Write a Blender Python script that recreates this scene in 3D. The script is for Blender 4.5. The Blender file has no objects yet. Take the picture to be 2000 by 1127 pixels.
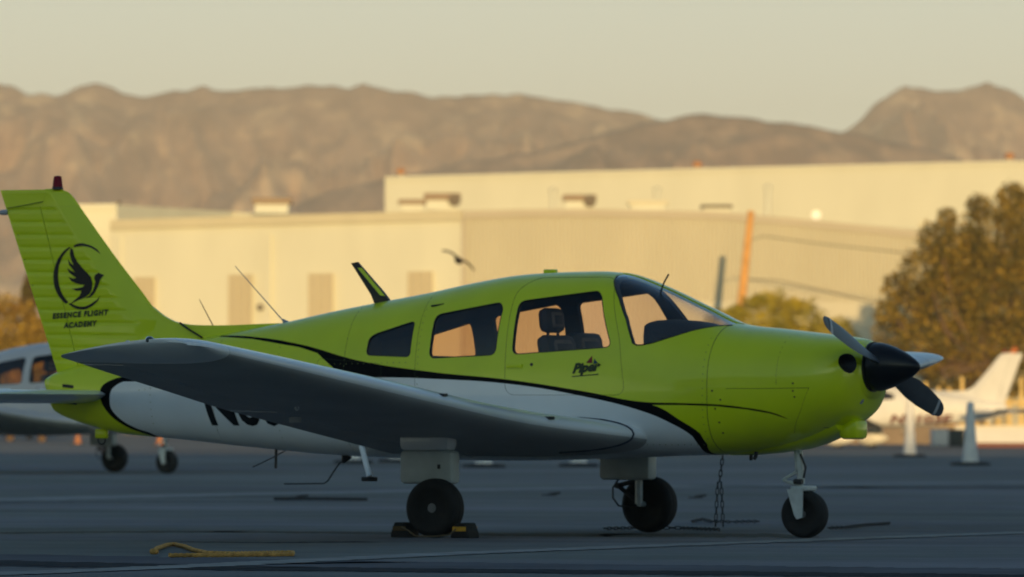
import bpy, bmesh, math, random
import numpy as np
from mathutils import Vector, Matrix, noise
from mathutils.bvhtree import BVHTree
R = math.radians
PI = math.pi
random.seed(7)
rng = np.random.default_rng(7)
scene = bpy.context.scene
COL = scene.collection

# ------------------------------------------------------------------ camera
CAM_H = 0.82
FPX = 15785.0
cam_data = bpy.data.cameras.new('camera')
cam = bpy.data.objects.new('camera', cam_data)
COL.objects.link(cam)
cam_data.sensor_width = 36.0
cam_data.lens = FPX / 2000.0 * 36.0
cam_data.clip_start = 0.5
cam_data.clip_end = 30000
cam.matrix_world = Matrix.Translation((0, 0, CAM_H)) @ Matrix.Rotation(PI / 2 + math.atan((809 - 563.5) / FPX), 4, 'X') @ Matrix.Rotation(0.003, 4, 'Z')
cam_data.dof.use_dof = True
cam_data.dof.focus_distance = 43.5
cam_data.dof.aperture_fstop = 6.5
scene.camera = cam

# ------------------------------------------------------------------ light
SUN_EL, SUN_AZ = 5.5, 177.4      # degrees; azimuth like a compass with +Y as north
world = bpy.data.worlds.new('World')
scene.world = world
world.use_nodes = True
wn = world.node_tree.nodes
wl = world.node_tree.links
wn.clear()
w_out = wn.new('ShaderNodeOutputWorld')
w_bg = wn.new('ShaderNodeBackground')
w_sky = wn.new('ShaderNodeTexSky')
w_sky.sky_type = 'NISHITA'
w_sky.sun_disc = False
w_sky.sun_elevation = R(SUN_EL)
w_sky.sun_rotation = R(SUN_AZ)
w_sky.dust_density = 2.0
w_sky.ozone_density = 1.5
w_bg.inputs['Strength'].default_value = 0.15
w_geo = wn.new('ShaderNodeTexCoord')
w_sep = wn.new('ShaderNodeSeparateXYZ')
wl.new(w_geo.outputs['Generated'], w_sep.inputs[0])
w_ramp = wn.new('ShaderNodeValToRGB')          # pale evening haze low over the horizon
w_ramp.color_ramp.interpolation = 'EASE'
w_ramp.color_ramp.elements[0].position = 0.0
w_ramp.color_ramp.elements[0].color = (1, 1, 1, 1)
w_ramp.color_ramp.elements[1].position = 0.13
w_ramp.color_ramp.elements[1].color = (0, 0, 0, 1)
w_abs = wn.new('ShaderNodeMath'); w_abs.operation = 'ABSOLUTE'
wl.new(w_sep.outputs['Z'], w_abs.inputs[0])
wl.new(w_abs.outputs[0], w_ramp.inputs[0])
w_hc = wn.new('ShaderNodeValToRGB')
w_hc.color_ramp.elements[0].position = 0.0
w_hc.color_ramp.elements[0].color = (1.24, 1.25, 0.78, 1)
w_hc.color_ramp.elements[1].position = 0.055
w_hc.color_ramp.elements[1].color = (1.20, 1.34, 1.20, 1)
e = w_hc.color_ramp.elements.new(0.16); e.color = (0.25, 0.42, 0.58, 1)
wl.new(w_abs.outputs[0], w_hc.inputs[0])
w_sc = wn.new('ShaderNodeVectorMath'); w_sc.operation = 'SCALE'
w_sc.inputs['Scale'].default_value = 1.0 / 0.15
wl.new(w_hc.outputs['Color'], w_sc.inputs[0])
w_mix = wn.new('ShaderNodeMix'); w_mix.data_type = 'RGBA'
wl.new(w_ramp.outputs['Color'], w_mix.inputs['Factor'])
w_tint = wn.new('ShaderNodeVectorMath'); w_tint.operation = 'MULTIPLY'; w_tint.inputs[1].default_value = (0.66, 1.04, 1.28)
wl.new(w_sky.outputs['Color'], w_tint.inputs[0])
wl.new(w_tint.outputs[0], w_mix.inputs['A'])
wl.new(w_sc.outputs['Vector'], w_mix.inputs['B'])
wl.new(w_mix.outputs['Result'], w_bg.inputs['Color'])
wl.new(w_bg.outputs[0], w_out.inputs[0])

sun_data = bpy.data.lights.new('sun', 'SUN')
sun = bpy.data.objects.new('sun', sun_data)
COL.objects.link(sun)
sun_data.energy = 5.0
sun_data.angle = R(0.5)
sun_data.color = (1.0, 0.66, 0.27)
sdir = Vector((math.sin(R(SUN_AZ)) * math.cos(R(SUN_EL)), math.cos(R(SUN_AZ)) * math.cos(R(SUN_EL)), math.sin(R(SUN_EL))))
sun.rotation_euler = sdir.to_track_quat('Z', 'Y').to_euler()

scene.view_settings.view_transform = 'Standard'
scene.view_settings.look = 'None'
scene.view_settings.gamma = 1.0
scene.view_settings.exposure = 0.0
scene.view_settings.use_curve_mapping = False
scene.cycles.use_denoising = True
scene.cycles.max_bounces = 8
scene.cycles.transparent_max_bounces = 16
scene.cycles.volume_bounces = 1
scene.cycles.sample_clamp_indirect = 4

# ------------------------------------------------------------------ helpers
CM = cam.matrix_world.to_3x3()

def at(px, py, Y):
    """point at world depth Y seen at photo pixel (px, py)"""
    d = CM @ Vector(((px - 1000) / FPX, -(py - 563.5) / FPX, -1))
    k = Y / d.y
    return Vector((d.x * k, Y, CAM_H + d.z * k))

def gp(px, py, z=0.0):
    """point on the ground seen at photo pixel (px, py)"""
    d = CM @ Vector(((px - 1000) / FPX, -(py - 563.5) / FPX, -1))
    k = (z - CAM_H) / d.z
    return Vector((d.x * k, d.y * k, z))

def tag(o, label=None, cat=None, group=None, kind=None):
    if label: o['label'] = label
    if cat: o['category'] = cat
    if group: o['group'] = group
    if kind: o['kind'] = kind
    return o

def empty(name, loc=(0, 0, 0), rz=0.0, label=None, cat=None, group=None):
    o = bpy.data.objects.new(name, None)
    o.location = loc
    o.rotation_euler = (0, 0, rz)
    o.empty_display_size = 0.3
    COL.objects.link(o)
    return tag(o, label, cat, group)

def link(name, me, mats, parent=None, smooth=True):
    if not isinstance(mats, (list, tuple)): mats = [mats]
    for m in mats: me.materials.append(m)
    if smooth:
        for p in me.polygons: p.use_smooth = True
    o = bpy.data.objects.new(name, me)
    COL.objects.link(o)
    if parent: o.parent = parent
    return o

def mk(name, verts, faces, mats, parent=None, smooth=True, sharp=35):
    me = bpy.data.meshes.new(name)
    me.from_pydata([tuple(v) for v in verts], [], faces)
    me.update()
    o = link(name, me, mats, parent, smooth)
    if smooth and sharp: me.set_sharp_from_angle(angle=R(sharp))
    return o

def mk_bm(name, bm, mats, parent=None, smooth=True, sharp=35):
    me = bpy.data.meshes.new(name)
    bmesh.ops.recalc_face_normals(bm, faces=bm.faces)
    bm.to_mesh(me); bm.free()
    o = link(name, me, mats, parent, smooth)
    if smooth and sharp: me.set_sharp_from_angle(angle=R(sharp))
    return o

def add_box(bm, c, s, rz=0.0, bevel=0.0, mi=0, rx=0.0, ry=0.0):
    M = Matrix.Translation(c) @ Matrix.Rotation(rz, 4, 'Z') @ Matrix.Rotation(ry, 4, 'Y') @ Matrix.Rotation(rx, 4, 'X') @ Matrix.Diagonal((s[0], s[1], s[2], 1))
    r = bmesh.ops.create_cube(bm, size=1.0, matrix=M)
    fs = set()
    for v in r['verts']:
        for f in v.link_faces: fs.add(f)
    if bevel > 0:
        es = set(e for f in fs for e in f.edges)
        b = bmesh.ops.bevel(bm, geom=list(es), offset=bevel, segments=2, affect='EDGES', profile=0.5)
        fs = set(f for f in b['faces']) | set(f for f in fs if f.is_valid)
    for f in fs:
        if f.is_valid: f.material_index = mi
    return fs

def box(name, c, s, mat, parent=None, rz=0.0, bevel=0.0, rx=0.0, ry=0.0):
    bm = bmesh.new()
    add_box(bm, c, s, rz, bevel, 0, rx, ry)
    return mk_bm(name, bm, mat, parent)

def tube_geo(path, radii, n=10, cap=True, base=0):
    path = [Vector(p) for p in path]
    if not isinstance(radii, (list, tuple)): radii = [radii] * len(path)
    vs, fs = [], []
    prev = None
    for i, p in enumerate(path):
        if i == 0: t = path[1] - path[0]
        elif i == len(path) - 1: t = path[-1] - path[-2]
        else: t = path[i + 1] - path[i - 1]
        t.normalize()
        if prev is None:
            a = Vector((0, 0, 1)) if abs(t.z) < 0.9 else Vector((1, 0, 0))
            u = t.cross(a).normalized()
        else:
            u = (prev - t * prev.dot(t)).normalized()
        prev = u
        w = t.cross(u)
        for k in range(n):
            a = 2 * PI * k / n
            vs.append(p + (u * math.cos(a) + w * math.sin(a)) * radii[i])
    for i in range(len(path) - 1):
        for k in range(n):
            a = base + i * n + k; b = base + i * n + (k + 1) % n
            fs.append((a, b, b + n, a + n))
    if cap:
        fs.append(tuple(base + k for k in reversed(range(n))))
        fs.append(tuple(base + (len(path) - 1) * n + k for k in range(n)))
    return vs, fs

def tube(name, path, radii, mat, parent=None, n=10):
    v, f = tube_geo(path, radii, n)
    return mk(name, v, f, mat, parent)

def tubes(name, items, mat, parent=None, n=8):
    V, F = [], []
    for path, r in items:
        v, f = tube_geo(path, r, n, True, len(V))
        V += v; F += f
    return mk(name, V, F, mat, parent)

def lathe(name, prof, c, axis, mat, parent=None, n=40, sharp=35):
    """profile of (distance along axis, radius) turned about axis through c"""
    axis = Vector(axis).normalized(); c = Vector(c)
    a = Vector((0, 0, 1)) if abs(axis.z) < 0.9 else Vector((1, 0, 0))
    u = axis.cross(a).normalized(); w = axis.cross(u)
    V, F = [], []
    for d, r in prof:
        for k in range(n):
            t = 2 * PI * k / n
            V.append(c + axis * d + (u * math.cos(t) + w * math.sin(t)) * max(r, 1e-4))
    for i in range(len(prof) - 1):
        for k in range(n):
            a_ = i * n + k; b_ = i * n + (k + 1) % n
            F.append((a_, b_, b_ + n, a_ + n))
    F.append(tuple(reversed(range(n)))); F.append(tuple((len(prof) - 1) * n + k for k in range(n)))
    return mk(name, V, F, mat, parent, True, sharp)

def herm(tab):
    """monotone cubic through a table"""
    xs = np.array([t[0] for t in tab], float); ys = np.array([t[1] for t in tab], float)
    d = np.diff(ys) / np.diff(xs)
    m = np.zeros(len(xs)); m[0] = d[0]; m[-1] = d[-1]
    for i in range(1, len(xs) - 1):
        m[i] = 0 if d[i - 1] * d[i] <= 0 else 2 * d[i - 1] * d[i] / (d[i - 1] + d[i])
    def f(x):
        x = min(max(x, xs[0]), xs[-1])
        i = int(min(max(np.searchsorted(xs, x) - 1, 0), len(xs) - 2))
        h = xs[i + 1] - xs[i]; t = (x - xs[i]) / h
        return float((2 * t**3 - 3 * t**2 + 1) * ys[i] + (t**3 - 2 * t**2 + t) * h * m[i] + (-2 * t**3 + 3 * t**2) * ys[i + 1] + (t**3 - t**2) * h * m[i + 1])
    return f

# ------------------------------------------------------------------ materials
def mat_new(name):
    m = bpy.data.materials.new(name); m.use_nodes = True
    return m, m.node_tree.nodes, m.node_tree.links, m.node_tree.nodes['Principled BSDF']

def pbr(name, col, rough=0.5, metal=0.0, coat=0.0, var=0.0, scale=6.0, bump=0.0, bscale=40.0, spec=0.5, trans=0.0):
    m, N, L, b = mat_new(name)
    b.inputs['Base Color'].default_value = (*col, 1)
    b.inputs['Roughness'].default_value = rough
    b.inputs['Metallic'].default_value = metal
    b.inputs['Coat Weight'].default_value = coat
    b.inputs['Coat Roughness'].default_value = 0.06
    b.inputs['Specular IOR Level'].default_value = spec
    tc = N.new('ShaderNodeTexCoord')
    if var > 0:
        n = N.new('ShaderNodeTexNoise'); n.inputs['Scale'].default_value = scale; n.inputs['Detail'].default_value = 5
        L.new(tc.outputs['Object'], n.inputs['Vector'])
        r = N.new('ShaderNodeMapRange')
        r.inputs['From Min'].default_value = 0.3; r.inputs['From Max'].default_value = 0.7
        r.inputs['To Min'].default_value = 1 - var; r.inputs['To Max'].default_value = 1 + var * 0.5
        L.new(n.outputs['Fac'], r.inputs['Value'])
        s = N.new('ShaderNodeVectorMath'); s.operation = 'SCALE'; s.inputs[0].default_value = col
        L.new(r.outputs[0], s.inputs['Scale'])
        L.new(s.outputs[0], b.inputs['Base Color'])
    if bump > 0:
        n2 = N.new('ShaderNodeTexNoise'); n2.inputs['Scale'].default_value = bscale; n2.inputs['Detail'].default_value = 4
        L.new(tc.outputs['Object'], n2.inputs['Vector'])
        bp = N.new('ShaderNodeBump'); bp.inputs['Strength'].default_value = bump; bp.inputs['Distance'].default_value = 0.02
        L.new(n2.outputs['Fac'], bp.inputs['Height']); L.new(bp.outputs[0], b.inputs['Normal'])
    return m

GREEN = (0.74, 0.84, 0.001)
WHITE = (0.86, 0.88, 0.88)
M_green = pbr('lime_paint', GREEN, 0.32, coat=0.5, spec=.35, var=0.05, scale=3)
M_white = pbr('white_paint', WHITE, 0.35, coat=0.35, var=0.05, scale=3)
M_undershade = pbr('shaded_underside_paint', (0.42, 0.43, 0.43), 0.5, var=0.12, scale=2)  # darker copy of the wing white, with shade painted into its colour
M_wing = pbr('wing_white_paint', (0.74, 0.76, 0.77), 0.32, coat=0.6, var=0.08, scale=2)
M_fair = pbr('fairing_white_paint', (0.56, 0.60, 0.58), 0.45, var=0.15, scale=6)  # duller, mottled white for the gear leg fairings
M_black = pbr('black_paint', (0.006, 0.007, 0.010), 0.35, coat=0.15, spec=.3)
M_navy = pbr('dark_trim', (0.015, 0.025, 0.05), 0.45)
M_seam = pbr('seam_dark', (0.03, 0.045, 0.008), 0.7)  # dark olive tone for seams, latches and vents
M_rubber = pbr('tyre_rubber', (0.014, 0.014, 0.015), 0.8, var=0.25, scale=20, bump=0.2, bscale=60)
M_rim = pbr('rim_metal', (0.20, 0.20, 0.21), 0.5, metal=0.0, var=0.3, scale=20)
M_metal = pbr('bare_metal', (0.45, 0.46, 0.47), 0.35, metal=0.8)
M_strut = pbr('strut_paint', (0.62, 0.66, 0.66), 0.4, var=0.15, scale=15)
M_dark = pbr('dark_metal', (0.03, 0.03, 0.035), 0.5)
M_prop = pbr('propeller_grey', (0.075, 0.085, 0.10), 0.38, var=0.15, scale=12)
M_proptip = pbr('propeller_tip', (0.45, 0.47, 0.5), 0.4)
M_int = pbr('cabin_trim', (0.05, 0.055, 0.065), 0.85, var=0.2, scale=8)
M_seat = pbr('seat_cloth', (0.22, 0.19, 0.165), 0.9, var=0.2, scale=14)
M_seatedge = pbr('seat_vinyl', (0.03, 0.032, 0.04), 0.6)
M_panel = pbr('glareshield_vinyl', (0.018, 0.02, 0.025), 0.8)
M_red = pbr('red_lens', (0.22, 0.004, 0.02), 0.5, spec=0.2)
M_navgreen = pbr('nav_lens', (0.004, 0.03, 0.035), 0.1, coat=1.0)
M_clear = pbr('clear_lens', (0.35, 0.37, 0.4), 0.1, coat=1.0)
M_yellow = pbr('yellow_paint', (0.70, 0.36, 0.02), 0.6, var=0.2, scale=30)
M_chock = pbr('black_rubber', (0.012, 0.012, 0.013), 0.75, bump=0.2)

def glass_mat(name, tint, rmix=1.0):
    m = bpy.data.materials.new(name); m.use_nodes = True
    N, L = m.node_tree.nodes, m.node_tree.links
    N.clear()
    out = N.new('ShaderNodeOutputMaterial')
    tr = N.new('ShaderNodeBsdfTransparent'); tr.inputs[0].default_value = (*tint, 1)
    gl = N.new('ShaderNodeBsdfGlossy'); gl.inputs['Roughness'].default_value = 0.04
    fr = N.new('ShaderNodeFresnel'); ge = N.new('ShaderNodeNewGeometry')
    io = N.new('ShaderNodeMapRange'); io.inputs['To Min'].default_value = 1.5; io.inputs['To Max'].default_value = 1 / 1.5
    L.new(ge.outputs['Backfacing'], io.inputs['Value']); L.new(io.outputs[0], fr.inputs['IOR'])
    mu = N.new('ShaderNodeMath'); mu.operation = 'MULTIPLY'; mu.inputs[1].default_value = rmix; mu.use_clamp = True
    mx = N.new('ShaderNodeMixShader')
    L.new(fr.outputs[0], mu.inputs[0]); L.new(mu.outputs[0], mx.inputs[0])
    L.new(tr.outputs[0], mx.inputs[1]); L.new(gl.outputs[0], mx.inputs[2])
    L.new(mx.outputs[0], out.inputs[0])
    return m
M_glass = glass_mat('window_glass', (0.87, 0.78, 0.76), 1.2)
M_screen = glass_mat('windshield_acrylic', (0.95, 0.91, 0.88), 2.2)
M_glass_dark = glass_mat('tinted_glass', (0.80, 0.66, 0.52), 2.0)

# ------------------------------------------------------------------ the lime aircraft: livery material
def livery():
    """lime above, black sweep, white lower body: the stripes are a flat print laid along the side"""
    m, N, L, b = mat_new('lime_white_livery')
    tc = N.new('ShaderNodeTexCoord'); sp = N.new('ShaderNodeSeparateXYZ')
    L.new(tc.outputs['Object'], sp.inputs[0])
    X0_, X1_, Z0_, Z1_ = -4.4, 2.8, 0.2, 2.0
    def mr(src, a, b_, c, d):
        r = N.new('ShaderNodeMapRange'); r.clamp = True
        for k, v in zip(('From Min', 'From Max', 'To Min', 'To Max'), (a, b_, c, d)): r.inputs[k].default_value = v
        L.new(src, r.inputs['Value']); return r.outputs[0]
    xn = mr(sp.outputs['X'], X0_, X1_, 0, 1); zn = mr(sp.outputs['Z'], Z0_, Z1_, 0, 1)
    def curve(src, pts, a, b_, c, d, hard=False):
        f = N.new('ShaderNodeFloatCurve')
        cu = f.mapping.curves[0]
        P = [((p[0] - a) / (b_ - a), (p[1] - c) / (d - c)) for p in pts]
        cu.points[0].location = P[0]; cu.points[1].location = P[-1]
        for p in P[1:-1]: cu.points.new(*p)
        for q in cu.points: q.handle_type = 'VECTOR' if hard else 'AUTO_CLAMPED'
        f.mapping.update()
        L.new(src, f.inputs['Value'])
        return mr(f.outputs[0], 0, 1, c, d)
    def fx(pts, hard=False):
        p = [(X0_, pts[0][1])] + pts + [(X1_, pts[-1][1])]
        return curve(xn, p, X0_, X1_, Z0_, Z1_, hard)
    def fz(pts):
        p = [(Z0_, pts[0][1])] + pts + [(Z1_, pts[-1][1])]
        return curve(zn, p, Z0_, Z1_, X0_, X1_)
    def cmp(a, b_, op='LESS_THAN'):
        n = N.new('ShaderNodeMath'); n.operation = op
        for i, s in enumerate((a, b_)):
            if isinstance(s, (int, float)): n.inputs[i].default_value = s
            else: L.new(s, n.inputs[i])
        return n.outputs[0]
    x, z = sp.outputs['X'], sp.outputs['Z']
    T = fx([(-2.45, 1.36), (-2.178, 1.35), (-1.728, 1.296), (-1.161, 1.177), (-.56, 1.103), (.034, 1.052), (.623, .973), (1.051, .905), (1.35, .897), (1.591, .889), (1.8, .868), (1.973, .839), (2.277, .738)])
    LB = fx([(-2.45, 1.35), (-2.178, 1.335), (-1.728, 1.276), (-1.56, 1.235), (-1.40, 1.128), (-1.30, 1.05), (-1.0, 1.0), (0.0, .96), (1.04, .80), (1.09, .885), (1.35, .884), (1.591, .877), (1.8, .857), (1.973, .829), (2.277, .729)], True)
    W = fx([(-3.2, 1.04), (-2.6, 1.06), (-1.4, 1.06), (-1.0, 1.068), (-.56, 1.058), (.035, 1.024), (.623, .938), (1.012, .853), (1.245, .768), (1.399, .667), (1.42, .55)])
    BT = fx([(-3.2, 1.075), (-2.6, 1.085), (-1.5, 1.09), (-1.0, 1.10), (.035, 1.045), (.9, .915), (1.09, .893), (1.322, .785), (1.469, .672), (1.48, .575)])
    XB = fz([(.60, -3.0), (.68, -3.06), (.709, -3.154), (.79, -3.301), (.897, -3.364), (.987, -3.344), (1.051, -3.197), (1.08, -2.9)])
    XBo = fz([(.60, -3.0), (.66, -3.08), (.719, -3.238), (.843, -3.406), (.969, -3.449), (1.065, -3.302), (1.10, -3.0)])
    XF = fz([(.50, 1.36), (.581, 1.40), (.64, 1.408), (.70, 1.37), (.80, 1.30), (1.1, 1.2)])
    XFo = fz([(.50, 1.40), (.575, 1.438), (.64, 1.47), (.70, 1.455), (.78, 1.35), (1.1, 1.3)])
    A = lambda p, q: cmp(p, q, 'MULTIPLY')
    white = A(A(cmp(x, XB, 'GREATER_THAN'), cmp(x, XF)), cmp(z, W))
    blk = A(A(cmp(x, XBo, 'GREATER_THAN'), cmp(x, XFo)), cmp(z, BT))
    lin = A(A(cmp(z, T), cmp(z, LB, 'GREATER_THAN')), A(cmp(x, -2.5, 'GREATER_THAN'), cmp(x, 2.3)))
    blk = cmp(blk, lin, 'MAXIMUM')
    nz = N.new('ShaderNodeTexNoise'); nz.inputs['Scale'].default_value = 3
    L.new(tc.outputs['Object'], nz.inputs['Vector'])
    v = mr(nz.outputs['Fac'], .3, .7, .95, 1.03)
    def mixc(f, c1, c2):
        n = N.new('ShaderNodeMix'); n.data_type = 'RGBA'
        L.new(f, n.inputs['Factor'])
        for k, c in (('A', c1), ('B', c2)):
            if isinstance(c, tuple): n.inputs[k].default_value = (*c, 1)
            else: L.new(c, n.inputs[k])
        return n.outputs['Result']
    c = mixc(blk, GREEN, (0.005, 0.006, 0.008))
    c = mixc(white, c, WHITE)
    s = N.new('ShaderNodeVectorMath'); s.operation = 'SCALE'
    L.new(c, s.inputs[0]); L.new(v, s.inputs['Scale'])
    L.new(s.outputs[0], b.inputs['Base Color'])
    b.inputs['Roughness'].default_value = 0.32
    nb = N.new('ShaderNodeMath'); nb.operation = 'MULTIPLY_ADD'; nb.inputs[1].default_value = -.48; nb.inputs[2].default_value = .5
    L.new(cmp(blk, cmp(1.0, white, 'SUBTRACT'), 'MULTIPLY'), nb.inputs[0])
    L.new(nb.outputs[0], b.inputs['Coat Weight']); L.new(nb.outputs[0], b.inputs['Specular IOR Level'])
    b.inputs['Coat Roughness'].default_value = 0.06
    return m
M_livery = livery()

# ------------------------------------------------------------------ fuselage surface
top_t = herm([(-3.98, 1.06), (-3.9, 1.10), (-3.3, 1.235), (-2.725, 1.338), (-2.476, 1.377), (-2.022, 1.45), (-1.654, 1.52), (-1.288, 1.582), (-.843, 1.652), (-.442, 1.725), (-.123, 1.769), (.154, 1.785), (.47, 1.79), (.666, 1.772), (.94, 1.684), (1.252, 1.551), (1.562, 1.425), (1.832, 1.398), (2.1, 1.37), (2.329, 1.346), (2.44, 1.325), (2.50, 1.27)])
bot_t = herm([(-3.98, 1.0), (-3.92, .843), (-3.73, .764), (-3.518, .711), (-3.308, .672), (-2.889, .640), (-2.266, .584), (-1.447, .527), (-.239, .502), (1.139, .544), (1.527, .555), (1.911, .60), (2.103, .65), (2.293, .735), (2.43, .82), (2.5, .93)])
hw_t = herm([(-3.98, .02), (-3.92, .055), (-3.7, .10), (-3.3, .16), (-2.7, .24), (-2, .33), (-1.4, .42), (-.8, .49), (-.2, .53), (.6, .54), (1.2, .53), (1.56, .505), (2.0, .475), (2.25, .445), (2.38, .39), (2.46, .31), (2.5, .19)])
zc_t = herm([(-4, 1.03), (-3.3, .96), (-2.7, .98), (-1, .97), (0, .95), (1.2, .95), (1.56, 1.0), (2.3, 1.03), (2.5, 1.1)])
nt_t = herm([(-4, 2.1), (-1.5, 2.3), (-.5, 2.6), (.6, 2.7), (1.2, 2.3), (1.7, 2.5), (2.5, 2.4)])
nb_t = herm([(-4, 2.1), (-2.0, 2.5), (-.5, 3.4), (1.2, 3.4), (1.7, 2.9), (2.5, 2.4)])

def section(x, n=72, inset=0.0, floor=None):
    w = hw_t(x) - inset; t = top_t(x) - inset; b = bot_t(x) + inset; zc = zc_t(x)
    if floor is not None: b = max(b, floor)
    a, c = nt_t(x), nb_t(x)
    pts = []
    for k in range(n):
        th = 2 * PI * k / n
        cy, sz = math.cos(th), math.sin(th)
        e_ = a if sz >= 0 else c
        y = w * math.copysign(abs(cy) ** (2 / e_), cy)
        z = zc + (t - zc if sz >= 0 else zc - b) * math.copysign(abs(sz) ** (2 / e_), sz)
        pts.append((x, y, z))
    return pts

def level(x, y, z):
    w, t, b, zc = hw_t(x), top_t(x), bot_t(x), zc_t(x)
    if z >= zc: return abs(y / w) ** nt_t(x) + abs((z - zc) / (t - zc)) ** nt_t(x)
    return abs(y / w) ** nb_t(x) + abs((zc - z) / (zc - b)) ** nb_t(x)

def ysurf(x, z):
    w, t, b, zc = hw_t(x), top_t(x), bot_t(x), zc_t(x)
    n = nt_t(x) if z >= zc else nb_t(x)
    q = (z - zc) / (t - zc) if z >= zc else (zc - z) / (zc - b)
    return w * max(0.0, 1 - min(abs(q), 1) ** n) ** (1 / n)

def grad(x, y, z, h=0.004):
    g = Vector((level(x + h, y, z) - level(x - h, y, z), level(x, y + h, z) - level(x, y - h, z), level(x, y, z + h) - level(x, y, z - h)))
    return g.normalized() if g.length > 1e-9 else Vector((1, 0, 0))

def loft(xs, n=72, inset=0.0, floor=None):
    V, F = [], []
    for x in xs: V += section(x, n, inset, floor)
    for i in range(len(xs) - 1):
        for k in range(n):
            a = i * n + k; b = i * n + (k + 1) % n
            F.append((a, a + n, b + n, b))
    F.append(tuple(range(n))); F.append(tuple((len(xs) - 1) * n + k for k in reversed(range(n))))
    return V, F

def tmp_obj(V, F):
    bm = bmesh.new()
    vs = [bm.verts.new(v) for v in V]
    for f in F: bm.faces.new([vs[i] for i in f])
    bmesh.ops.recalc_face_normals(bm, faces=bm.faces)
    me = bpy.data.meshes.new('cutter'); bm.to_mesh(me); bm.free()
    o = bpy.data.objects.new('cutter', me); COL.objects.link(o)
    return o

def prism(poly, y0, y1):
    n = len(poly)
    V = [(p[0], y0, p[1]) for p in poly] + [(p[0], y1, p[1]) for p in poly]
    F = [tuple(range(n)), tuple(reversed(range(n, 2 * n)))] + [(i, n + i, n + (i + 1) % n, (i + 1) % n) for i in range(n)]
    return V, F

def round_poly(P, r=0.05, n=5):
    out = []
    m = len(P)
    for i in range(m):
        a, b, c = Vector(P[i - 1]), Vector(P[i]), Vector(P[(i + 1) % m])
        d1 = (a - b); d2 = (c - b)
        q = min(r, d1.length * .45, d2.length * .45)
        p1 = b + d1.normalized() * q; p2 = b + d2.normalized() * q
        for k in range(n + 1):
            t = k / n
            out.append(tuple(p1 * (1 - t) ** 2 + b * 2 * t * (1 - t) + p2 * t * t))
    return out

def bool_cut(me_obj, cutters):
    for c in cutters:
        md = me_obj.modifiers.new('cut', 'BOOLEAN'); md.operation = 'DIFFERENCE'; md.object = c; md.solver = 'EXACT'
    dg = bpy.context.evaluated_depsgraph_get()
    me = bpy.data.meshes.new_from_object(me_obj.evaluated_get(dg))
    me_obj.modifiers.clear()
    return me

def finish_skin(me, tol=0.97):
    """outer faces keep slot 0 and get the surface's own normals; cut faces get slot 1"""
    vlev = [level(*v.co) for v in me.vertices]
    vout = [abs(l - 1) < 0.02 for l in vlev]
    for p in me.polygons:
        cx = p.center
        l = sum(vlev[i] for i in p.vertices) / len(p.vertices)
        p.use_smooth = True
        g = grad(*cx)
        p.material_index = 0 if (l > tol and abs(p.normal.dot(g)) > 0.55) else 1
        if p.material_index == 1: p.use_smooth = False
    nn = [Vector((0, 0, 0))] * len(me.loops)
    cache = {}
    for p in me.polygons:
        if p.material_index: 
            for li in p.loop_indices: nn[li] = p.normal.copy()
            continue
        for li in p.loop_indices:
            vi = me.loops[li].vertex_index
            if vout[vi]:
                if vi not in cache: cache[vi] = grad(*me.vertices[vi].co)
                nn[li] = cache[vi]
            else: nn[li] = p.normal.copy()
    me.normals_split_custom_set([tuple(v) for v in nn])

W1 = round_poly([(-1.136, 1.22), (-1.13, 1.335), (-1.08, 1.365), (-.768, 1.452), (-.768, 1.207)], .035)
W2 = round_poly([(-.607, 1.197), (-.603, 1.492), (-.10, 1.575), (-.066, 1.535), (-.080, 1.22)], .05)
W3 = round_poly([(.052, 1.222), (.052, 1.582), (.63, 1.65), (.67, 1.61), (.806, 1.272)], .05)
WS = [(.63, 1.92), (.63, 1.80), (.66, 1.76), (.69, 1.72), (.79, 1.60), (.88, 1.46), (.94, 1.335), (.958, 1.297), (.985, 1.284), (1.03, 1.286), (1.101, 1.301), (1.255, 1.352), (1.36, 1.388), (1.44, 1.408), (1.50, 1.417), (1.535, 1.419), (1.535, 1.92)]

def map_patch(poly, fy, cuts=3, off=0.0):
    """flat polygon (x, z) filled, refined and laid on the skin"""
    bm = bmesh.new()
    vs = [bm.verts.new((p[0], 0, p[1])) for p in poly]
    bm.faces.new(vs)
    bm.normal_update(); bmesh.ops.triangulate(bm, faces=bm.faces)
    for _ in range(cuts):
        es = [e_ for e_ in bm.edges if e_.calc_length() > 0.06]
        if not es: break
        bmesh.ops.subdivide_edges(bm, edges=es, cuts=1, use_grid_fill=False)
        bm.normal_update(); bmesh.ops.triangulate(bm, faces=bm.faces)
    for v in bm.verts: v.co.y = fy(v.co.x, v.co.z) + off
    return bm

def surf_path(pts, side, off=0.0, closed=False, step=0.03):
    out = []
    P = list(pts) + ([pts[0]] if closed else [])
    for a, b in zip(P[:-1], P[1:]):
        a, b = Vector(a), Vector(b)
        k = max(1, int((b - a).length / step))
        for i in range(k):
            q = a.lerp(b, i / k); out.append(Vector((q.x, side * (ysurf(q.x, q.y) + off), q.y)))
    q = Vector(P[-1]); out.append(Vector((q.x, side * (ysurf(q.x, q.y) + off), q.y)))
    return out

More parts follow.
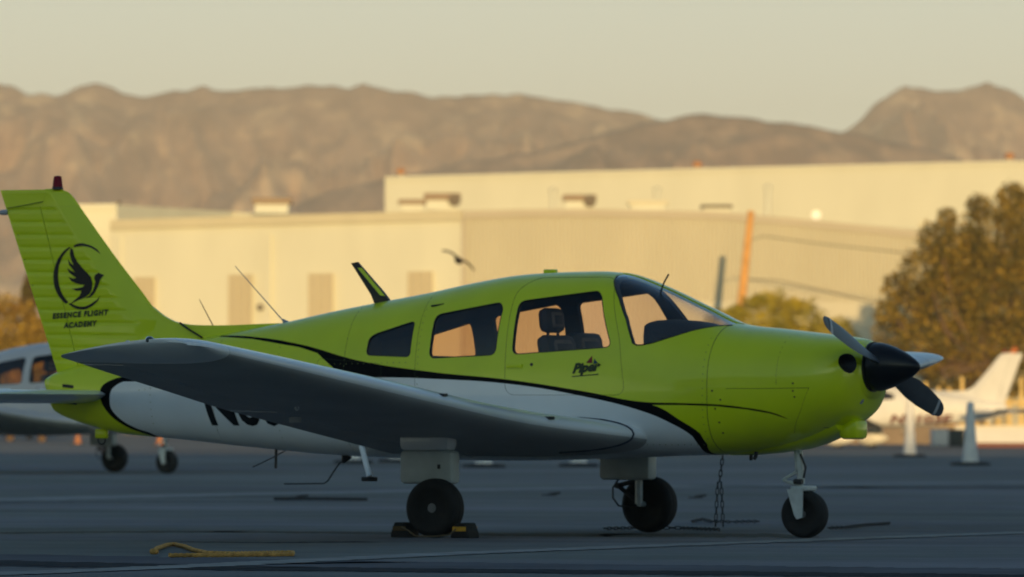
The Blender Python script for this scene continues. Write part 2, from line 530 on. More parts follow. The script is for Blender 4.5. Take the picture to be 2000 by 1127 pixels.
def text_geo(body, size=1.0, shear=0.0, bold=0.0, fine=0.05, align='LEFT', space=1.0):
    cu = bpy.data.curves.new('txt', 'FONT'); cu.body = body; cu.size = size; cu.shear = shear
    cu.offset = bold; cu.align_x = align; cu.resolution_u = 3; cu.space_character = space
    o = bpy.data.objects.new('txt', cu); COL.objects.link(o)
    dg = bpy.context.evaluated_depsgraph_get()
    me = bpy.data.meshes.new_from_object(o.evaluated_get(dg))
    bpy.data.objects.remove(o)
    bm = bmesh.new(); bm.from_mesh(me)
    bm.normal_update(); bmesh.ops.triangulate(bm, faces=bm.faces)
    for _ in range(4):
        es = [e_ for e_ in bm.edges if e_.calc_length() > fine]
        if not es: break
        bmesh.ops.subdivide_edges(bm, edges=es, cuts=1)
        bm.normal_update(); bmesh.ops.triangulate(bm, faces=bm.faces)
    bpy.data.meshes.remove(me)
    return bm

def solidify_plate(bm, n, th):
    r = bmesh.ops.extrude_face_region(bm, geom=list(bm.faces))
    for v in r['geom']:
        if isinstance(v, bmesh.types.BMVert): v.co += Vector(n) * th

# ------------------------------------------------------------------ aerofoil helpers
def foil(c, t, camber=0.02):
    yt = 5 * t * (0.2969 * math.sqrt(max(c, 0)) - 0.1260 * c - 0.3516 * c * c + 0.2843 * c**3 - 0.1036 * c**4)
    yc = camber * 4 * c * (1 - c)
    return yc + yt, yc - yt

def wing_pt(y, c, up):
    ay = abs(y)
    le = WLE(ay); te = WTE(ay)
    zl = 0.682 + (ay - .55) * 0.117
    dz = -0.135 + 0.075 * min(max((ay - .55) / 4.5, 0), 1)
    u, l = foil(c, WTH(ay))
    ch = le - te
    x = le - c * ch
    z = zl + c * dz + (u if up else l) * ch
    if ay > 5.0:                                   # the tip closes with its underside curling up
        k = min((ay - 5.0) / .345, 1)
        zt = zl + c * dz + u * ch * (1 - .25 * k ** 2)
        zb = zl + c * dz + l * ch
        z = zt if up else zb + (zt - zb) * (1 - math.sqrt(max(0, 1 - k ** 2.2))) * .98
    return Vector((x, y, z))
WLE = herm([(.3, 1.10), (.55, 1.04), (.8, .90), (1.1, .73), (1.4, .64), (1.8, .595), (2.6, .575), (4.2, .535), (5.0, .505), (5.2, .495), (5.30, .47), (5.34, .40)])
WTE = herm([(.3, -.86), (.55, -.86), (2.6, -.86), (3.8, -.76), (5.0, -.63), (5.2, -.60), (5.34, -.52)])
WTH = herm([(.3, .115), (.8, .125), (1.4, .15), (2.6, .15), (5.0, .13), (5.4, .12)])

def wing_piece(name, ys, c0, c1, mat, parent, nc=22, gap_close=True):
    cs = [c0 + (c1 - c0) * (1 - math.cos(PI * i / nc)) / 2 if c0 == 0 else c0 + (c1 - c0) * i / nc for i in range(nc + 1)]
    V, F = [], []
    ring = None
    for y in ys:
        pts = [wing_pt(y, c, True) for c in reversed(cs)] + [wing_pt(y, c, False) for c in (cs[1:] if c0 == 0 else cs)]
        ring = len(pts); V += pts
    for i in range(len(ys) - 1):
        for k in range(ring):
            a = i * ring + k; b = i * ring + (k + 1) % ring
            F.append((a, b, b + ring, a + ring))
    F.append(tuple(range(ring))); F.append(tuple((len(ys) - 1) * ring + k for k in range(ring)))
    bm = bmesh.new(); vs = [bm.verts.new(v) for v in V]
    for f in F:
        bm.faces.new([vs[i] for i in f])
    bmesh.ops.remove_doubles(bm, verts=bm.verts, dist=0.0004)
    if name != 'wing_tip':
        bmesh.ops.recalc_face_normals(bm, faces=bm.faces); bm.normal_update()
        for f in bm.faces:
            if f.normal.z < -.55: f.material_index = 1  # downward faces take the copy with the painted shade
        return mk_bm(name, bm, [mat, M_undershade], parent, True, 40)
    return mk_bm(name, bm, mat, parent, True, 40)

def lin(a, b, n): return [a + (b - a) * i / n for i in range(n + 1)]

# ------------------------------------------------------------------ aircraft builder
def build_aircraft(root):
    P = {}
    # --- body
    xs = lin(-3.98, -3.7, 8) + lin(-3.66, 1.52, 130)
    V, F = loft(xs)
    body = tmp_obj(V, F)
    cav = tmp_obj(*loft(lin(-1.45, 1.40, 40), 48, 0.035, 0.74))
    wins = []
    for w in (W1, W2, W3):
        wins.append(tmp_obj(*prism(w, -1.2, 1.2)))
    ws = tmp_obj(*prism(WS, -1.2, 1.2))
    me = bool_cut(body, [cav] + wins + [ws])
    me.materials.clear()
    finish_skin(me)
    bodyo = bpy.data.objects.new('fuselage', me); COL.objects.link(bodyo); bodyo.parent = root
    me.materials.append(M_livery); me.materials.append(M_int)
    # --- cowl with its two air inlets
    xs = lin(1.5235, 2.3, 22) + [2.33, 2.36, 2.385, 2.41, 2.43, 2.45, 2.465, 2.48, 2.49, 2.497, 2.50]
    cow = tmp_obj(*loft(xs))
    cuts = []
    for s in (-1, 1):
        bm = bmesh.new()
        bmesh.ops.create_uvsphere(bm, u_segments=24, v_segments=14, radius=1.0, matrix=Matrix.Translation((2.50, s * .285, 1.165)) @ Matrix.Diagonal((.16, .07, .068, 1)))
        m_ = bpy.data.meshes.new('c'); bm.to_mesh(m_); bm.free()
        o_ = bpy.data.objects.new('c', m_); COL.objects.link(o_); cuts.append(o_)
    me = bool_cut(cow, cuts); me.materials.clear(); finish_skin(me, .93)
    cowo = bpy.data.objects.new('engine_cowl', me); COL.objects.link(cowo); cowo.parent = root
    me.materials.append(M_livery); me.materials.append(M_dark)
    for o in [body, cav, ws, cow] + wins + cuts: bpy.data.objects.remove(o)
    # firewall filling the seam between body and cowl
    V, F = loft([1.515, 1.533], 48, 0.006); mk('firewall', V, F, M_seam, root)
    # --- glass
    for s in (-1, 1):
        for w, gm in ((W1, M_glass_dark), (W2, M_glass_dark), (W3, M_glass)):
            bm = map_patch(w, lambda x, z: s * (ysurf(x, z) - .008))
            o = mk_bm('side_window', bm, gm, root, True, 0)
            tube('window_seal', surf_path(w, s, -.003, True, .05), .0045, M_black, o, 5)
    V, F = [], []
    xs = lin(.632, 1.533, 46); n = 32
    def zlow(x):
        for a, b in zip(WS[1:-2], WS[2:-1]):
            if a[0] <= x <= b[0]: return a[1] + (b[1] - a[1]) * (x - a[0]) / max(b[0] - a[0], 1e-6)
        return 1.419
    for x in xs:
        t, zc, w, nt = top_t(x) - .004, zc_t(x), hw_t(x) - .005, nt_t(x)
        q = min(max((zlow(x) - zc) / (t - zc), 0), .9999)
        th0 = math.asin(q ** (nt / 2))
        for k in range(n + 1):
            th = th0 + (PI - 2 * th0) * k / n
            V.append((x, w * math.copysign(abs(math.cos(th)) ** (2 / nt), math.cos(th)), zc + (t - zc) * math.sin(th) ** (2 / nt)))
    for i in range(len(xs) - 1):
        for k in range(n):
            a = i * (n + 1) + k; F.append((a, a + 1, a + n + 2, a + n + 1))
    wso = mk('windshield', V, F, M_screen, root, True, 0)
    for s in (-1, 1):
        tube('windshield_seal', surf_path(WS[3:-1], s, -.001, False, .04), .005, M_black, wso, 6)
    cp = [(x, top_t(x)) for x in lin(.63, 1.53, 22)]
    V, F = [], []
    for x, z in cp:
        V += [(x, -.022, z - .03), (x, .022, z - .03), (x, .026, z + .003), (x, -.026, z + .003)]
    for i in range(len(cp) - 1):
        for k in range(4):
            a = i * 4 + k; b = i * 4 + (k + 1) % 4; F.append((a, b, b + 4, a + 4))
    mk('windshield_post', V, F, M_green, root)
    P['post'] = 1
    # --- cabin: seats, glareshield, yokes
    for x0, zd, ys in ((.28, 0, (-.25,)), (.22, .02, (.25,)), (-.62, -.16, (-.25, .25))):
        for y0 in ys:
            bm = bmesh.new()
            add_box(bm, (x0 + .28, y0, .86), (.46, .44, .14), 0, .05, 0)
            add_box(bm, (x0, y0, 1.10 + zd), (.11, .42, .52), 0, .05, 0, ry=-.2)
            add_box(bm, (x0 + .008, y0, 1.10 + zd), (.115, .30, .46), 0, .04, 1, ry=-.2)
            st = mk_bm('seat', bm, [M_seatedge, M_seat], root)
            if y0 > 0 or x0 < 0: continue
            bm = bmesh.new()
            add_box(bm, (x0 - .075, y0, 1.455), (.09, .27, .17), 0, .045, 0, ry=-.1)
            add_box(bm, (x0 - .066, y0, 1.455), (.095, .17, .12), 0, .03, 1, ry=-.1)
            add_box(bm, (x0 - .065, y0 - .07, 1.37), (.015, .015, .12), 0, 0, 0)
            add_box(bm, (x0 - .065, y0 + .07, 1.37), (.015, .015, .12), 0, 0, 0)
            mk_bm('headrest', bm, [M_seatedge, M_seat], st)
    V, F = [], []
    for x, w, zt, zb in ((.84, .06, 1.42, 1.38), (.88, .20, 1.445, 1.35), (.95, .33, 1.46, 1.30), (1.04, .43, 1.462, 1.18), (1.2, .45, 1.452, 1.10), (1.38, .43, 1.415, 1.1)):
        for k in range(9):
            a = PI * k / 8
            V.append((x, w * math.cos(a), zb + (zt - zb) * (math.sin(a) ** .35)))
    for i in range(5):
        for k in range(8):
            a = i * 9 + k; F.append((a, a + 1, a + 10, a + 9))
    for i in range(5): F.append((i * 9, i * 9 + 9, i * 9 + 17, i * 9 + 8))
    F.append(tuple(range(9)))
    mk('glareshield', V, F, M_panel, root)
    box('instrument_panel', (1.12, 0, 1.16), (.05, .86, .36), M_panel, root, bevel=.01)
    for y0 in (-.24, .24):
        tubes('control_yoke', [([(.97, y0, 1.2), (.80, y0, 1.2)], .014), ([(.80, y0 - .13, 1.29), (.80, y0 - .11, 1.2), (.80, y0 + .11, 1.2), (.80, y0 + .13, 1.29)], .017)], M_panel, root)
    # --- outlines of doors, panels, rivet lines
    def seam(name, pts, side, r=.0035, mat=M_seam, closed=False):
        return tube(name, surf_path(pts, side, -.001, closed), r, mat, root, 5)
    door = round_poly([(.0, .95), (.0, 1.66), (.10, 1.745), (.70, 1.745), (.86, 1.33), (.92, .95)], .08)
    seam('door_outline', door, -1, .0016, M_seam, True)
    seam('baggage_door_outline', round_poly([(-1.55, 1.20), (-1.55, 1.02), (-1.0, .92), (-1.0, 1.16)], .04), -1, .0014, M_seam, True)
    seam('cowl_hinge_line', [(1.66, .995), (1.9, .995), (2.25, 1.0)], -1, .0018)
    seam('cowl_split_line', [(2.02, 1.34), (2.02, 1.2), (2.02, 1.02)], -1, .0013)
    seam('cowl_panel_line', [(2.25, 1.0), (2.18, .85), (2.08, .70)], -1, .0013)
    rv = []
    def rivets(pts, step=.045):
        for a_, b_ in zip(pts[:-1], pts[1:]):
            a_, b_ = Vector(a_), Vector(b_); k_ = max(1, int((b_ - a_).length / step))
            for i in range(k_):
                q_ = a_.lerp(b_, i / k_); y_ = -ysurf(q_.x, q_.y)
                rv.append(([Vector((q_.x, y_ + .002, q_.y)), Vector((q_.x, y_ - .0015, q_.y))], .0035))
    for xx in (-3.0, -2.45, -1.9, -1.32, -.70):
        rivets([(xx, bot_t(xx) + .10), (xx, top_t(xx) - .10)])
    rivets([(-3.1, .98), (-1.4, 1.16), (-.75, 1.17)], .05); rivets([(.95, .62), (1.49, .62)]); rivets([(1.49, .66), (1.49, 1.38)])
    tag(tubes('rivet_rows', rv, pbr('painted_rivets', (.20, .24, .05), .5), root, 5), kind='stuff')
    def hoop(x_, z0_, z1_):
        seam('skin_seam', [(x_, z0_), (x_, z1_)], -1, .0016)
    for xx in (-2.45, -1.32, -.72): hoop(xx, bot_t(xx) + .05, top_t(xx) - .03)
    for x, z in ((1.56, .98), (1.58, .86), (1.62, .92), (2.14, 1.03), (2.14, .98), (2.15, .94), (1.60, .77), (1.61, .70)):
        lathe('cowl_latch', [(-.002, .007), (.003, .006)], (x, -ysurf(x, z), z), (0, -1, 0), M_seam, root, 8)
    sk = [(-.9, .72), (-.9, .69)]
    # door handle, lock, vents
    hb = bmesh.new()
    for x0 in (.03, .12): add_box(hb, (x0, -(ysurf(x0, 1.145) + .002), 1.145), (.012, .008, .03))
    add_box(hb, (.075, -(ysurf(.075, 1.145) + .006), 1.145), (.12, .008, .026), 0, .002)
    mk_bm('door_handle', hb, M_green, root)
    lathe('door_lock', [(-.003, .012), (.004, .010)], (.205, -ysurf(.205, 1.155), 1.155), (0, -1, 0), M_dark, root, 12)
    box('air_vent', (-.62, -(ysurf(-.62, 1.56) + .001), 1.56), (.10, .008, .014), M_seam, root, bevel=.002, ry=-.12)
    box('roof_antenna', (.06, 0, 1.792), (.09, .05, .028), M_green, root, bevel=.008)
    # --- lower cowl trough and scoop
    V, F = [], []
    tab = [(1.50, .20, .60, .548), (1.62, .23, .66, .550), (1.80, .25, .72, .565), (2.0, .25, .76, .592), (2.12, .24, .80, .625), (2.24, .22, .84, .672), (2.31, .19, .86, .71), (2.33, .15, .84, .76)]
    for x, w, zt, zb in tab:
        for k in range(17):
            a = PI + PI * k / 16
            V.append((x, w * math.copysign(abs(math.cos(a)) ** .6, math.cos(a)), zt + (zt - zb) * math.sin(a) * abs(math.sin(a)) ** -.3 if abs(math.sin(a)) > 1e-6 else zt))
    for i in range(len(tab) - 1):
        for k in range(16):
            a = i * 17 + k; F.append((a, a + 1, a + 18, a + 17))
    F.append(tuple((len(tab) - 1) * 17 + k for k in range(17)))
    mk('lower_cowl', V, F, M_green, root)
    sc = bmesh.new()
    add_box(sc, (2.36, 0, .725), (.14, .18, .13), 0, .03)
    so = mk_bm('carburettor_scoop', sc, M_green, root)
    lathe('landing_light', [(-.02, .055), (.0, .052), (.012, .03), (.015, .001)], (2.47, -.13, .93), (.9, -.3, -.25), M_clear, root, 20)
    tubes('exhaust_pipe', [([(1.72, -.16, .60), (1.71, -.16, .54), (1.70, -.16, .525)], .014)], M_dark, root)
    tube('fuel_drain', [(1.62, -.05, .58), (1.62, -.05, .515)], .012, M_dark, root)
    # --- spinner and propeller
    hub = (2.518, 0, 1.142)
    prof = [(0, .150), (.004, .160), (.04, .162), (.08, .154), (.14, .135), (.20, .109), (.25, .082), (.29, .055), (.32, .03), (.331, .012), (.334, .001)]
    sp = lathe('spinner', [(-.0, .05)] + prof, hub, (1, 0, 0), M_black, root, 48, 50)
    lathe('spinner_backplate', [(-.02, .12), (-.02, .165), (-.006, .168), (-.004, .15)], hub, (1, 0, 0), M_dark, root, 40)
    ang = math.atan2(-.30, .90)
    for s in (0, 1):
        V, F, mi = [], [], []
        st = []
        for r, ch, th, tw in ((.10, .085, .05, 68), (.18, .095, .038, 56), (.30, .125, .030, 43), (.45, .150, .022, 33), (.60, .150, .017, 27), (.75, .132, .013, 23), (.85, .112, .010, 20), (.90, .090, .008, 19), (.93, .055, .005, 18), (.937, .02, .003, 18)):
            tw = R(tw)
            ring = []
            for k in range(16):
                a = 2 * PI * k / 16
                cx = ch / 2 * math.cos(a); cz = th / 2 * math.sin(a) * (1 - .5 * math.cos(a))
                # chord lies in rotation plane (t) tilted by pitch to x
                tt = cx * math.cos(tw) - cz * math.sin(tw); xx = cx * math.sin(tw) + cz * math.cos(tw)
                ring.append((r, tt, xx))
            st.append(ring)
        a0 = ang + PI * s
        er = Vector((0, math.cos(a0), math.sin(a0))); et = Vector((0, -math.sin(a0), math.cos(a0)))
        for ring in st:
            for r, tt, xx in ring:
                V.append(Vector((2.585, 0, 1.142)) + er * r * 1.012 + et * tt + Vector((xx, 0, 0)))
        for i in range(len(st) - 1):
            for k in range(16):
                a = i * 16 + k; b = i * 16 + (k + 1) % 16
                F.append((a, b, b + 16, a + 16)); mi.append(0)
        F.append(tuple((len(st) - 1) * 16 + k for k in range(16))); mi.append(0)
        bl = mk('propeller_blade', V, F, [M_prop, M_proptip], root)
        # painted band near the tip
        Vb, Fb = [], []
        for r in (.815, .85):
            f = (r - .75) / .1
            ch = .132 + (.112 - .132) * f + .004; th = .013 + .004; tw = R(23 - 3 * f)
            for k in range(16):
                a = 2 * PI * k / 16
                cx = ch / 2 * math.cos(a); cz = th / 2 * math.sin(a) * (1 - .5 * math.cos(a))
                tt = cx * math.cos(tw) - cz * math.sin(tw); xx = cx * math.sin(tw) + cz * math.cos(tw)
                Vb.append(Vector((2.585, 0, 1.142)) + er * r * 1.012 + et * tt + Vector((xx, 0, 0)))
        for k in range(16): Fb.append((k, (k + 1) % 16, 16 + (k + 1) % 16, 16 + k))
        mk('tip_band', Vb, Fb, M_proptip, bl)
    # --- wings
    for s in (-1, 1):
        sg = lambda L_: [s * q for q in L_]
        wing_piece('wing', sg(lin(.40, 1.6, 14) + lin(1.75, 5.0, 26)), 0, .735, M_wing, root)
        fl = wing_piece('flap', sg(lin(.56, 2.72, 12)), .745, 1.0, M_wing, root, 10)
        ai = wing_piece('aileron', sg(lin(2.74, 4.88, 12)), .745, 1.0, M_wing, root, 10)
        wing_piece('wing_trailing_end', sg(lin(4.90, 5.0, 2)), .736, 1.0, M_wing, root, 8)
        tip = wing_piece('wing_tip', sg([5.004, 5.06, 5.12, 5.18, 5.23, 5.27, 5.30, 5.32, 5.334, 5.34]), 0, 1.0, M_white, root, 26)
        p = wing_pt(s * 5.30, .36, True)
        lathe('navigation_light', [(-.02, .030), (.0, .030), (.02, .026), (.036, .014), (.04, .001)], (p.x, s * 5.305, p.z - .012), (.25, s, .25), M_navgreen if s < 0 else M_red, tip, 16)
        p = wing_pt(s * 5.30, .52, True)
        lathe('strobe_light', [(-.02, .018), (.0, .018), (.018, .012), (.022, .001)], (p.x, s * 5.30, p.z - .01), (0, s, .3), M_clear, tip, 12)
        # dark trim line wrapping the wing root nose
        for yo in (.60,):
            cs = [.30, .2, .12, .06, .025, .008, 0]
            pts = [wing_pt(s * (yo + .06 * (c)), c, True) + Vector((0.002, 0, .002)) for c in cs] + [wing_pt(s * yo, c, False) + Vector((.001, 0, -.002)) for c in reversed(cs[:-1])]
            tube('root_trim_line', pts, .007, M_navy, root, 6)
        for yo, c in ((2.35, .03), (1.15, .02)):
            p = wing_pt(s * yo, c, True); box('leading_edge_tab', tuple(p), (.05, .06, .02), M_dark, root, bevel=.004)
        for yo in (1.0, 2.45):
            p = wing_pt(s * yo, .76, False); box('hinge_bracket', (p.x, s * yo, p.z - .012), (.09, .012, .04), M_undershade, root, bevel=.004)  # brackets wear the same painted underside shade
        p = wing_pt(s * 3.05, .51, False)
        ring = [(p.x + .013 * math.cos(a), s * 3.05, p.z - .01 + .013 * math.sin(a)) for a in lin(0, 2 * PI, 12)]
        tube('tie_down_ring', ring, .004, M_wing, root, 6)
        # --- main gear
        yg = s * 1.405
        bm = bmesh.new()
        add_box(bm, (-.10, yg, .64), (.385, .15, .14), 0, .045)
        mk_bm('gear_leg_cuff', bm, M_wing, root)
        bm = bmesh.new()
        zl_, zh_ = (.355, .577) if s < 0 else (.365, .60)
        add_box(bm, (-.087, yg, (zl_ + zh_) / 2), (.40, .135, zh_ - zl_), 0, .03)
        gf = mk_bm('gear_leg_fairing', bm, M_fair, root)
        box('fairing_hatch', (.02, yg - s * -.069, .47), (.022, .006, .03), M_dark, gf, bevel=.002)
        tubes('gear_strut', [([(-.0, yg, .40), (0, yg, .20)], .028), ([(0, yg, .20), (0, s * 1.53, .195)], .02)], M_strut, root)
        tubes('torque_link', [([(-.02, yg, .36), (-.165, yg, .325)], .016), ([(-.165, yg, .325), (-.02, yg, .22)], .016), ([(-.165, yg - .02, .325), (-.165, yg + .02, .325)], .02)], M_dark, root)
        hose = [(-.16, yg, .37), (-.205, yg, .31), (-.205, yg, .24), (-.16, yg, .185), (-.08, yg + s * .02, .175), (-.02, yg + s * .03, .185)]
        tube('brake_hose', hose, .0065, M_dark, root, 6)
        wheel(root, (0.022, s * 1.525, .196), .197, .075, s)
    # --- nose gear
    xn = 1.995
    tubes('nose_strut', [([(xn - .055, 0, .66), (xn - .035, 0, .45)], .03), ([(xn - .035, 0, .45), (xn - .028, 0, .335)], .019), ([(xn - .045, .035, .58), (xn - .02, .035, .36)], .008)], M_strut, root)
    tubes('nose_torque_link', [([(xn - .04, 0, .45), (xn - .16, 0, .385)], .011), ([(xn - .16, 0, .385), (xn - .03, 0, .345)], .011)], M_strut, root)
    tubes('nose_steering_rod', [([(xn - .02, -.02, .56), (xn + .02, -.02, .47), (xn + .005, -.02, .40)], .008), ([(xn - .06, -.03, .375), (xn + .0, -.03, .375)], .018)], M_dark, root)
    bm = bmesh.new()
    add_box(bm, (xn - .005, 0, .330), (.12, .17, .035), 0, .012)
    for s in (-1, 1):
        vs = []
        for x_, z_ in ((xn - .085, .325), (xn + .03, .325), (xn + .03, .20), (xn + .028, .135), (xn - .012, .125), (xn - .03, .15), (xn - .062, .25)):
            for yy in (s * .078, s * .092): vs.append(bm.verts.new((x_, yy, z_)))
        m = len(vs) // 2
        for i in range(m):
            a, b = vs[2 * i], vs[2 * i + 1]; c_, d = vs[(2 * i + 3) % (2 * m)], vs[(2 * i + 2) % (2 * m)]
            bm.faces.new((a, b, c_, d))
        bm.faces.new([vs[2 * i] for i in range(m)]); bm.faces.new([vs[2 * i + 1] for i in reversed(range(m))])
    mk_bm('nose_fork', bm, M_strut, root)
    wheel(root, (xn + .005, 0, .157), .160, .062, -1)
    # --- stabilator
    for s in (-1, 1):
        V, F = [], []
        ys = lin(.05, 1.85, 8) + [1.92, 1.96, 1.98]
        nc = 12
        for y in ys:
            k = max(0, (y - 1.85) / .13)
            le, te = -3.40 - .10 * k * k, -4.02
            ring = []
            for i in range(nc + 1):
                c = i / nc; u, l = foil(c, .11 * (1 - .6 * k * k), 0)
                ring.append((le + (te - le) * c, s * y, .950 - .055 * c + u * .76))
            for i in range(nc, 0, -1):
                c = i / nc; u, l = foil(c, .11 * (1 - .6 * k * k), 0)
                ring.append((le + (te - le) * c, s * y, .950 - .055 * c + l * .76))
            V += ring
        m = 2 * nc + 1
        for i in range(len(ys) - 1):
            for k in range(m):
                a = i * m + k; b = i * m + (k + 1) % m; F.append((a, b, b + m, a + m))
        F.append(tuple(range(m))); F.append(tuple((len(ys) - 1) * m + k for k in range(m)))
        mk('stabilator', V, F, M_wing, root)
        box('anti_servo_tab', (-4.09, s * .95, .945), (.16, 1.5, .012), M_wing, root, bevel=.003, ry=.55)
    # --- fin and rudder with pressed beads
    fin_le = herm([(1.05, -2.98), (1.25, -3.02), (1.453, -3.02), (1.56, -3.101), (1.921, -3.417), (2.25, -3.69), (2.33, -3.755), (2.37, -3.80), (2.397, -3.87)])
    hinge = lambda z: -3.731 + (z - 1.239) * (-4.032 + 3.731) / (2.303 - 1.239)
    te = lambda z: -3.885 + (z - 1.102) * (-4.365 + 3.885) / (2.386 - 1.102)
    def blade(name, zs, f0, f1, bead, mats, t0=.115, nose=True, tf=None):
        nc = 26
        Vs, Fs = [], []
        for z in zs:
            a, b = f0(z), f1(z)
            T = fin_le(z) - te(z)
            k = min(max((z - 1.05) / 1.35, 0), 1)
            th = t0 * (1 - .55 * k)
            top = 1.0 if z < 2.37 else max(.12, math.sqrt(max(0, 1 - ((z - 2.37) / .03) ** 2)))
            for side in (-1, 1):
                for i in range(nc + 1):
                    u = i / nc
                    if nose: u = u ** 1.5
                    x = a + (b - a) * u
                    c = (fin_le(z) - x) / T
                    c = min(max(c, 0), 1)
                    y = th * .5 * (math.sqrt(min(c / .25, 1)) if c < .25 else 1 - .93 * ((c - .25) / .75)) * top
                    dle = fin_le(z) - x
                    m = min(max((dle - .20) / .02, 0), 1) if bead else 0
                    if x < te(z) + .015: m = 0
                    if abs(x - hinge(z)) < .012: m = 0
                    ph = ((z + .012 * (x + 3.6)) / .088) % 1.0
                    bd = math.exp(-((ph - .5) / .10) ** 2)
                    y += -.0042 * bd * m
                    Vs.append((x, side * y, z))
        row = 2 * (nc + 1)
        for i in range(len(zs) - 1):
            for sd in (0, 1):
                for j in range(nc):
                    p = i * row + sd * (nc + 1) + j
                    Fs.append((p, p + 1, p + row + 1, p + row))
            for j in (0, nc):
                p = i * row + j; Fs.append((p, p + row, p + row + nc + 1, p + nc + 1))
        for i in (0, len(zs) - 1):
            for j in range(nc):
                p = i * row + j; Fs.append((p, p + 1, p + nc + 2, p + nc + 1))
        bm = bmesh.new(); vv = [bm.verts.new(v) for v in Vs]
        for f in Fs:
            try: bm.faces.new([vv[i] for i in f])
            except ValueError: pass
        bmesh.ops.remove_doubles(bm, verts=bm.verts, dist=.0003)
        return mk_bm(name, bm, mats, root, True, 50)
    zs = lin(1.06, 2.2715, 150)
    blade('fin', zs, fin_le, lambda z: hinge(z) + .004, True, M_green)
    blade('fin_cap', lin(2.272, 2.397, 20), fin_le, lambda z: -3.985, False, M_green)
    rd = blade('rudder', lin(1.09, 2.2715, 150), lambda z: hinge(z) - .004, te, True, M_green, nose=False)
    blade('rudder_horn', lin(2.272, 2.392, 18), lambda z: -3.986, te, False, M_green, nose=False)
    tube('rudder_trim_seam', [(-4.29, -.03, 2.262), (-3.99, -.04, 2.305)], .003, M_seam, root, 5)
    lathe('tail_light', [(-.03, .018), (0, .02), (.03, .018), (.045, .001)], (-4.335, 0, 2.235), (-1, 0, 0), M_clear, root, 12)
    # dorsal fillet running forward on to the tail cone
    Vd, Fd = [], []
    dt = herm([(-3.30, 1.70), (-3.101, 1.565), (-3.0, 1.498), (-2.892, 1.456), (-2.75, 1.439), (-2.559, 1.436), (-2.2, 1.446), (-2.0, 1.452), (-1.9, 1.46)])
    for x in lin(-3.3, -1.9, 34):
        w = .045 * min(1, .35 + abs(x + 1.9) / 1.2)
        zt = dt(x); zb = top_t(x) - .06
        for yy, zz in ((-w * 1.6, zb), (-w * .55, zb + (zt - zb) * .55), (-w * .30, zt - .004), (w * .30, zt - .004), (w * .55, zb + (zt - zb) * .55), (w * 1.6, zb)):
            Vd.append((x, yy, zz))
    for i in range(34):
        for k in range(6):
            a = i * 6 + k; b = i * 6 + (k + 1) % 6; Fd.append((a, b, b + 6, a + 6))
    mk('dorsal_fin', Vd, Fd, M_green, root)
    tube('dorsal_stripe', [(-2.86, -.040, 1.45), (-2.77, -.055, 1.40), (-2.65, -.085, 1.345)], .0075, M_black, root, 6)
    # beacon on the fin
    bc = lathe('beacon_base', [(0, .040), (.018, .038)], (-3.892, 0, 2.392), (0, 0, 1), M_dark, root, 20)
    lathe('beacon_lens', [(0, .036), (.05, .031), (.075, .026), (.08, .001)], (-3.892, 0, 2.410), (0, 0, 1), M_red, root, 20)
    # --- antennas and small fittings
    bm = bmesh.new()
    pr = [(-1.31, 1.575), (-1.19, 1.59), (-1.245, 1.655), (-1.451, 1.866), (-1.503, 1.858), (-1.34, 1.64)]
    vs = []
    for x_, z_ in pr:
        w = .016 if z_ < 1.7 else .008
        vs.append((bm.verts.new((x_, -w, z_)), bm.verts.new((x_, w, z_))))
    for i in range(len(vs)):
        a, b = vs[i], vs[(i + 1) % len(vs)]; bm.faces.new((a[0], a[1], b[1], b[0]))
    bm.faces.new([v[0] for v in vs]); bm.faces.new([v[1] for v in reversed(vs)])
    ba = mk_bm('blade_antenna', bm, M_black, root, False)
    bm = bmesh.new()
    q = [bm.verts.new(v) for v in ((-1.265, -.0175, 1.635), (-1.225, -.0175, 1.630), (-1.415, -.0105, 1.825), (-1.45, -.0105, 1.825))]
    bm.faces.new(q); mk_bm('antenna_panel', bm, M_green, ba, False)
    for (b0, b1), m_ in ((((-2.031, 1.445), (-2.436, 1.843)), M_clear), (((-2.565, 1.35), (-2.726, 1.613)), M_dark)):
        wa = tube('whip_antenna', [(b0[0], 0, b0[1]), (b1[0], 0, b1[1])], [.0045, .0025], m_, root, 6)
        lathe('antenna_foot', [(-.01, .028), (.012, .02), (.045, .006)], (b0[0] + .01, 0, b0[1] - .004), (b1[0] - b0[0], 0, b1[1] - b0[1]), m_, wa, 12)
    tube('temperature_probe', [(.95, -.12, 1.60), (1.005, -.14, 1.71), (1.045, -.15, 1.765)], .006, M_dark, root, 6)
    tube('belly_antenna', [(-2.07, -.05, .60), (-2.075, -.05, .44)], .010, M_dark, root, 6)
    tube('belly_wire', [(-1.99, .02, .585), (-2.15, .02, .51), (-2.30, .02, .448)], .004, M_dark, root, 6)
    tube('belly_whip', [(-1.53, -.03, .525), (-1.60, -.03, .45), (-1.67, -.03, .355), (-1.70, -.03, .338), (-2.018, -.03, .333)], .0055, M_dark, root, 6)
    lathe('belly_whip_foot', [(-.01, .04), (.02, .025), (.05, .012)], (-1.525, -.03, .525), (-.5, 0, -.9), M_dark, root, 12)
    stp = tubes('boarding_step', [([(-1.19, -.40, .60), (-1.085, -.47, .39)], .020)], M_white, root)
    box('step_pad', (-1.08, -.48, .375), (.075, .10, .03), M_chock, stp, bevel=.006)
    ring = [(-3.52 + .03 * math.cos(a), 0, .665 + .03 * math.sin(a)) for a in lin(0, 2 * PI, 12)]
    tr = box('tail_skid', (-3.52, 0, .675), (.10, .035, .07), M_green, root, bevel=.012)
    tube('skid_ring', [(p[0], p[1], p[2] - .035) for p in ring], .006, M_dark, tr, 6)
    # stabilator slot covers in black
    for z0, x0 in ((1.005, -3.72), (.89, -3.70)):
        box('slot_cover', (x0, -(ysurf(x0, z0) + .001), z0), (.13, .008, .022), M_black, root, bevel=.003, ry=.1)
    return root

